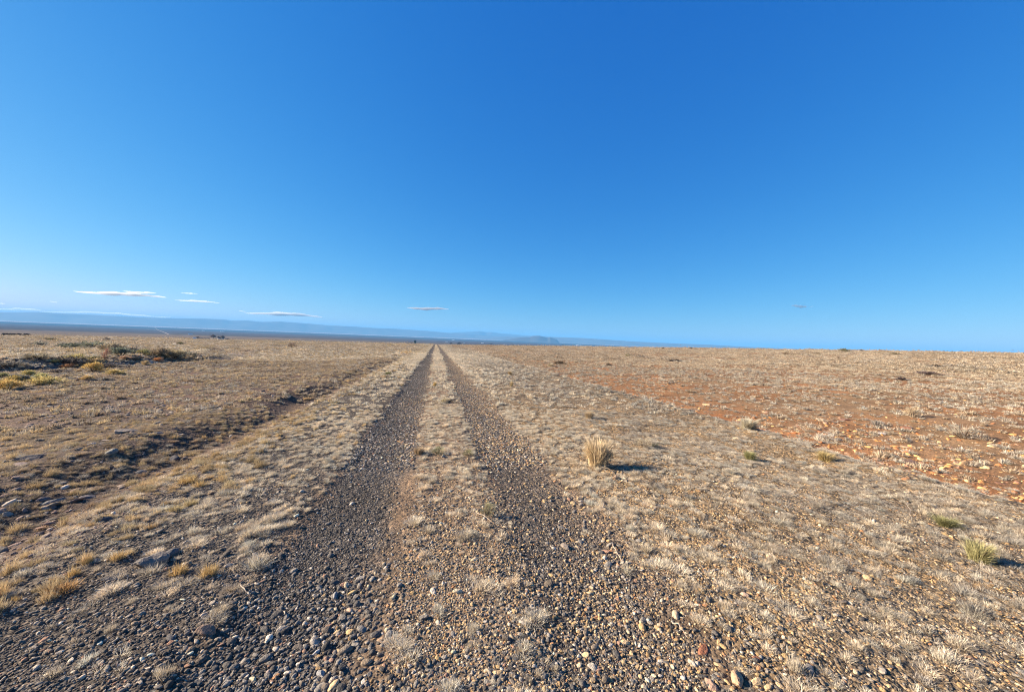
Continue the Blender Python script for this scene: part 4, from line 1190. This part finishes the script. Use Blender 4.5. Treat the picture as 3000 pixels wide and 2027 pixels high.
def building(px, py, D, wid, dep, hgt, wall, roof, label, name='farm_building', windows=3, rz=None):
    d = ray(px, py); k = D / math.hypot(d.x, d.y)
    x, y = CAM_X + d.x * k, d.y * k
    o = empty(name, (x, y, h1(x, y) - 0.2), math.atan2(d.x, d.y) * -1 + (0.15 if rz is None else rz))
    w, dp, e = wid / 2, dep / 2, hgt * 0.62
    V = [(-w, -dp, -1), (w, -dp, -1), (w, dp, -1), (-w, dp, -1), (-w, -dp, e), (w, -dp, e), (w, dp, e), (-w, dp, e), (-w, 0, hgt), (w, 0, hgt)]
    link('wall', mesh_np('wall', V, [(0, 1, 5, 4), (2, 3, 7, 6), (1, 2, 6, 9, 5), (3, 0, 4, 8, 7)], wall), o)
    ov = 0.5
    def slab(sy):
        a, b = Vector((0, 0, hgt + 0.12)), Vector((0, sy * (dp + ov), e - ov * (hgt - e) / dp + 0.12))
        VV = [(-w - ov, a.y, a.z), (w + ov, a.y, a.z), (w + ov, b.y, b.z), (-w - ov, b.y, b.z)]
        VV += [(p[0], p[1], p[2] + 0.2) for p in VV]
        return VV
    RV, RF = [], []
    for sy in (-1, 1):
        b = len(RV); RV += slab(sy)
        RF += [(b, b + 1, b + 2, b + 3), (b + 4, b + 5, b + 6, b + 7), (b, b + 1, b + 5, b + 4), (b + 1, b + 2, b + 6, b + 5), (b + 2, b + 3, b + 7, b + 6), (b + 3, b, b + 4, b + 7)]
    link('roof', mesh_np('roof', RV, RF, roof), o)
    def panel(nm, cx, ww, z0, z1, mat):
        VV = [(cx - ww / 2, -dp - 0.05, z0), (cx + ww / 2, -dp - 0.05, z0), (cx + ww / 2, -dp - 0.05, z1), (cx - ww / 2, -dp - 0.05, z1)]
        VV += [(p[0], p[1] + 0.04, p[2]) for p in VV]
        link(nm, mesh_np(nm, VV, [(0, 1, 2, 3), (4, 5, 6, 7), (0, 1, 5, 4), (1, 2, 6, 5), (2, 3, 7, 6), (3, 0, 4, 7)], mat), o)
    for k_ in range(windows):
        panel('window', -w + (k_ + 1) * wid / (windows + 1.8), wid * 0.10, e * 0.42, e * 0.78, M_GLASS)
    panel('door', w - wid * 0.16, wid * 0.12, 0.2, e * 0.8, M_ROOFD)
    return tag(o, label, 'building')
RD = 1350.0
building(570, 988.5, RD, 6.5, 5, 4.5, M_WHITE, M_WHITE, 'small white shed at the left end of the distant ranch')
building(596, 990, RD, 26, 8, 4.0, M_WALL, M_ROOFD, 'long low dark barn of the distant ranch', windows=4)
building(647, 991, RD - 20, 15, 9, 6.0, M_WHITE, M_ROOFD, 'pale walled ranch house with a dark roof right of the bare tree')
building(664, 991, RD + 15, 9, 7, 4.5, M_WALL, M_ROOFD, 'small dark outbuilding at the right end of the ranch')
bare_tree(625, 991, 13, 13, (0.15, 0.12, 0.11), 'tallest bare tree in the middle of the distant ranch', RD)
bare_tree(640, 990, 9, 9, (0.13, 0.11, 0.10), 'smaller bare tree left of the ranch house', RD + 30)
bare_tree(652, 990, 11, 11, (0.13, 0.11, 0.10), 'bare tree standing behind the ranch house', RD + 60)
bare_tree(580, 989, 7, 11, (0.12, 0.10, 0.09), 'low bare tree by the white shed', RD + 30)
for px, py, D, w, lb in [(558, 972, 3600, 26, 'tiny white building alone on the basin left of the ranch tree'), (651, 960, 9000, 60, 'white building row far out above the ranch'),
   (596, 958.5, 10000, 45, 'faint pale building far out above the white shed'), (1309, 990, 5200, 28, 'white speck of a building left of the butte, nearest the road end'),
   (1328, 985, 9500, 60, 'pale far building under the mountain peak'), (1361, 994, 4800, 18, 'small white building beyond the road end on the right'),
   (1414, 993.5, 5600, 34, 'bright white building below the mountain range'), (1478, 999.5, 4600, 18, 'white building below the left foot of the butte'),
   (1692, 997.5, 9500, 70, 'white building cluster right of the butte'), (1703, 999, 9000, 60, 'second white building right of the butte')]:
    building(px, py, D, w, w * 0.35, max(6, w * 0.16), M_WHITE, M_WHITE, lb, windows=2)

def cow_mesh():
    """one continuous body: trunk, neck, head and four jointed legs"""
    bm = bmesh.new()
    vs = {}
    J = {'rump': ((-0.75, 0, 1.12), .30), 'mid': ((-0.1, 0, 1.02), .40), 'chest': ((0.55, 0, 1.08), .36), 'neck': ((0.95, 0, 1.05), .20), 'head': ((1.25, 0, 0.80), .14), 'nose': ((1.42, 0, 0.60), .09), 'tail': ((-1.0, 0, 0.95), .05), 'tailtip': ((-1.02, 0, 0.45), .03)}
    E_ = [('rump', 'mid'), ('mid', 'chest'), ('chest', 'neck'), ('neck', 'head'), ('head', 'nose'), ('rump', 'tail'), ('tail', 'tailtip')]
    for sgn, sd in ((1, 'a'), (-1, 'b')):
        J['fe' + sd] = ((0.55, .22 * sgn, 0.70), .13); J['fk' + sd] = ((0.56, .22 * sgn, 0.38), .075); J['ff' + sd] = ((0.56, .22 * sgn, 0.02), .06)
        J['he' + sd] = ((-0.68, .23 * sgn, 0.78), .16); J['hh' + sd] = ((-0.86, .23 * sgn, 0.45), .075); J['hf' + sd] = ((-0.80, .23 * sgn, 0.02), .06)
        E_ += [('chest', 'fe' + sd), ('fe' + sd, 'fk' + sd), ('fk' + sd, 'ff' + sd), ('rump', 'he' + sd), ('he' + sd, 'hh' + sd), ('hh' + sd, 'hf' + sd)]
    names = list(J)
    me = bpy.data.meshes.new('cow')
    me.from_pydata([J[n_][0] for n_ in names], [(names.index(a_), names.index(b_)) for a_, b_ in E_], [])
    o = bpy.data.objects.new('cow_build', me); C.objects.link(o)
    md = o.modifiers.new('skin', 'SKIN'); o.modifiers.new('sub', 'SUBSURF').levels = 1
    for k, n_ in enumerate(names):
        me.skin_vertices[0].data[k].radius = (J[n_][1], J[n_][1])
    me.skin_vertices[0].data[names.index('mid')].use_root = True
    dg = bpy.context.evaluated_depsgraph_get()
    res = bpy.data.meshes.new_from_object(o.evaluated_get(dg))
    bpy.data.objects.remove(o)
    res.name = 'cow'
    return res
try:
    COW = cow_mesh()
    COW.materials.clear(); COW.materials.append(plain_mat('dark_hide', (0.035, 0.028, 0.024), 0.8, 0.3, 2.0))
    place = ['leftmost', 'second', 'third', 'fourth', 'fifth', 'sixth', 'seventh', 'eighth', 'ninth']
    for k, (px, py) in enumerate([(10, 984), (18, 984), (30, 984), (36, 984), (40, 984), (46, 984), (55, 984.5), (72, 985), (79, 985)]):
        p = at(px, py)
        o = link('cow', COW)
        s_ = max(px_size(p, 3.6) / 1.45, 0.8)
        o.location = p; o.scale = (s_, s_, s_); o.rotation_euler = (0, 0, random.choice([0.4, 2.9, 3.6, -0.3, 1.9]))
        tag(o, '%s dark cow from the left in the grazing row at the far left' % place[k], 'cow', 'cattle grazing far left')
except Exception as ex:
    print('cow', ex)

# pale track forking on the basin floor
def far_strip(name, pts, width):
    P = [at(*p) for p in pts]
    V, Fq = [], []
    for k, p in enumerate(P):
        d = (P[min(k + 1, len(P) - 1)] - P[max(k - 1, 0)]); d.z = 0; d.normalize()
        n_ = Vector((-d.y, d.x, 0))
        for s_ in (-1, 1): V.append(p + n_ * width * s_ + Vector((0, 0, 2.0)))
    for k in range(len(P) - 1): Fq.append((2 * k, 2 * k + 1, 2 * k + 3, 2 * k + 2))
    o = link(name, mesh_np(name, V, Fq, plain_mat(name + '_dust', (0.33, 0.27, 0.23), 1.0, 0.1, 0.01)))
    return tag(o, kind='structure')
far_strip('dirt_track', [(494, 980), (485, 976), (475, 972), (464, 967.6), (456, 962), (449, 957)], 4)
far_strip('dirt_track', [(464, 967.8), (450, 966), (438, 964.5), (428, 963)], 3)

# ------------------------------------------------------------------ clouds
def cloud_mat():
    m = bpy.data.materials.new('thin_cloud'); m.use_nodes = True
    N, L = m.node_tree.nodes, m.node_tree.links
    N.remove(N['Principled BSDF'])
    v = N.new('ShaderNodeVolumePrincipled')
    v.inputs['Color'].default_value = (1, 1, 1, 1)
    v.inputs['Density'].default_value = 0.0026
    v.inputs['Anisotropy'].default_value = 0.5
    L.new(v.outputs[0], N['Material Output'].inputs['Volume'])
    return m
M_CLOUD = cloud_mat()
def cloud(x0, y0, x1, y1, thick, label, D=52000.0, dens=1.0):
    d = ray((x0 + x1) / 2, (y0 + y1) / 2); k = D / math.hypot(d.x, d.y)
    c = Vector((CAM_X + d.x * k, d.y * k, CAM_H + d.z * k))
    L_ = px_size(c, math.hypot(x1 - x0, y1 - y0)); T_ = px_size(c, thick)
    rs = random.Random(int(x0 * 7 + y0))
    bm = bmesh.new(); bmesh.ops.create_icosphere(bm, subdivisions=4, radius=0.5)
    ph = [rs.uniform(0, 6.28) for _ in range(8)]
    for v in bm.verts:
        x, y, z = v.co
        taper = 1 - 0.6 * (abs(x) * 2) ** 1.5
        wv = 1 + 0.35 * math.sin(x * 11 + ph[0]) * math.sin(y * 7 + ph[1]) + 0.25 * math.sin(x * 23 + ph[2]) + 0.2 * math.sin(x * 41 + y * 9 + ph[3])
        v.co = Vector((x * L_, y * L_ * 0.35 * (1 + 0.2 * math.sin(x * 9 + ph[4])), z * T_ * max(taper, 0.1) * wv + 0.25 * T_ * math.sin(x * 5 + ph[5])))
    me = bpy.data.meshes.new('cloud'); bm.to_mesh(me); bm.free(); me.materials.append(M_CLOUD)
    o = link('cloud', me)
    o.location = c; o.rotation_euler = (0, 0, -math.atan2(d.x, d.y))
    return tag(o, label, 'cloud')
for x0, y0, x1, y1, t_, lb in [
 (262, 853, 457, 872, 9, 'longest bright thin cloud high on the left'), (373, 853, 446, 860, 6, 'short cloud just above the longest left cloud'),
 (527, 879, 632, 887, 4, 'thin straight cloud right of the longest one'), (0, 904, 98, 909, 8, 'cloud low on the left picture edge above the mesa'),
 (130, 913, 240, 917, 6, 'cloud touching the mesa crest on the left'), (270, 917, 470, 928, 8, 'long cloud lying along the mesa ridge'),
 (735, 917, 935, 927, 9, 'wide cloud above the middle of the mesa ridge'), (1193, 899, 1315, 909, 7, 'thin cloud above the far end of the road'),
 (2322, 896, 2362, 898, 8, 'small cloud alone on the right'), (2372, 898, 2384, 899, 3, 'tiny wisp right of the small right cloud'),
 (-220, 880, -40, 887, 10, 'cloud reaching in at the left picture edge'), (148, 884, 166, 885, 3, 'tiny wisp between the left clouds'), (700, 912, 720, 912, 3, 'tiny wisp left of the wide cloud'),
 (535, 858, 575, 861, 2.5, 'faint wisp above the thin straight cloud')]:
    cloud(x0, y0, x1, y1, t_, lb)

# ------------------------------------------------------------------ haze
def haze():
    top = 30.0
    for n_ in ('mesa_ridge', 'mountain_range', 'butte', 'low_mesa'):
        top = max(top, max(v.co.z for v in bpy.data.objects[n_].data.vertices))
    x0, x1, y0, y1, z0, z1 = -36000, 36000, -6500, 36000, -200.0, top + 15
    V = [(x, y, z) for z in (z0, z1) for (x, y) in ((x0, y0), (x1, y0), (x1, y1), (x0, y1))]
    me = mesh_np('haze', V, [(3, 2, 1, 0), (4, 5, 6, 7), (0, 1, 5, 4), (1, 2, 6, 5), (2, 3, 7, 6), (3, 0, 4, 7)])
    m = bpy.data.materials.new('desert_air'); m.use_nodes = True
    N, L = m.node_tree.nodes, m.node_tree.links
    N.remove(N['Principled BSDF'])
    v = N.new('ShaderNodeVolumePrincipled')
    v.inputs['Color'].default_value = (0.17, 0.51, 0.94, 1)
    v.inputs['Density'].default_value = 5.0e-5
    v.inputs['Anisotropy'].default_value = 0.0
    L.new(v.outputs[0], N['Material Output'].inputs['Volume'])
    me.materials.append(m)
    o = link('haze', me)
    return tag(o, kind='stuff')
haze()
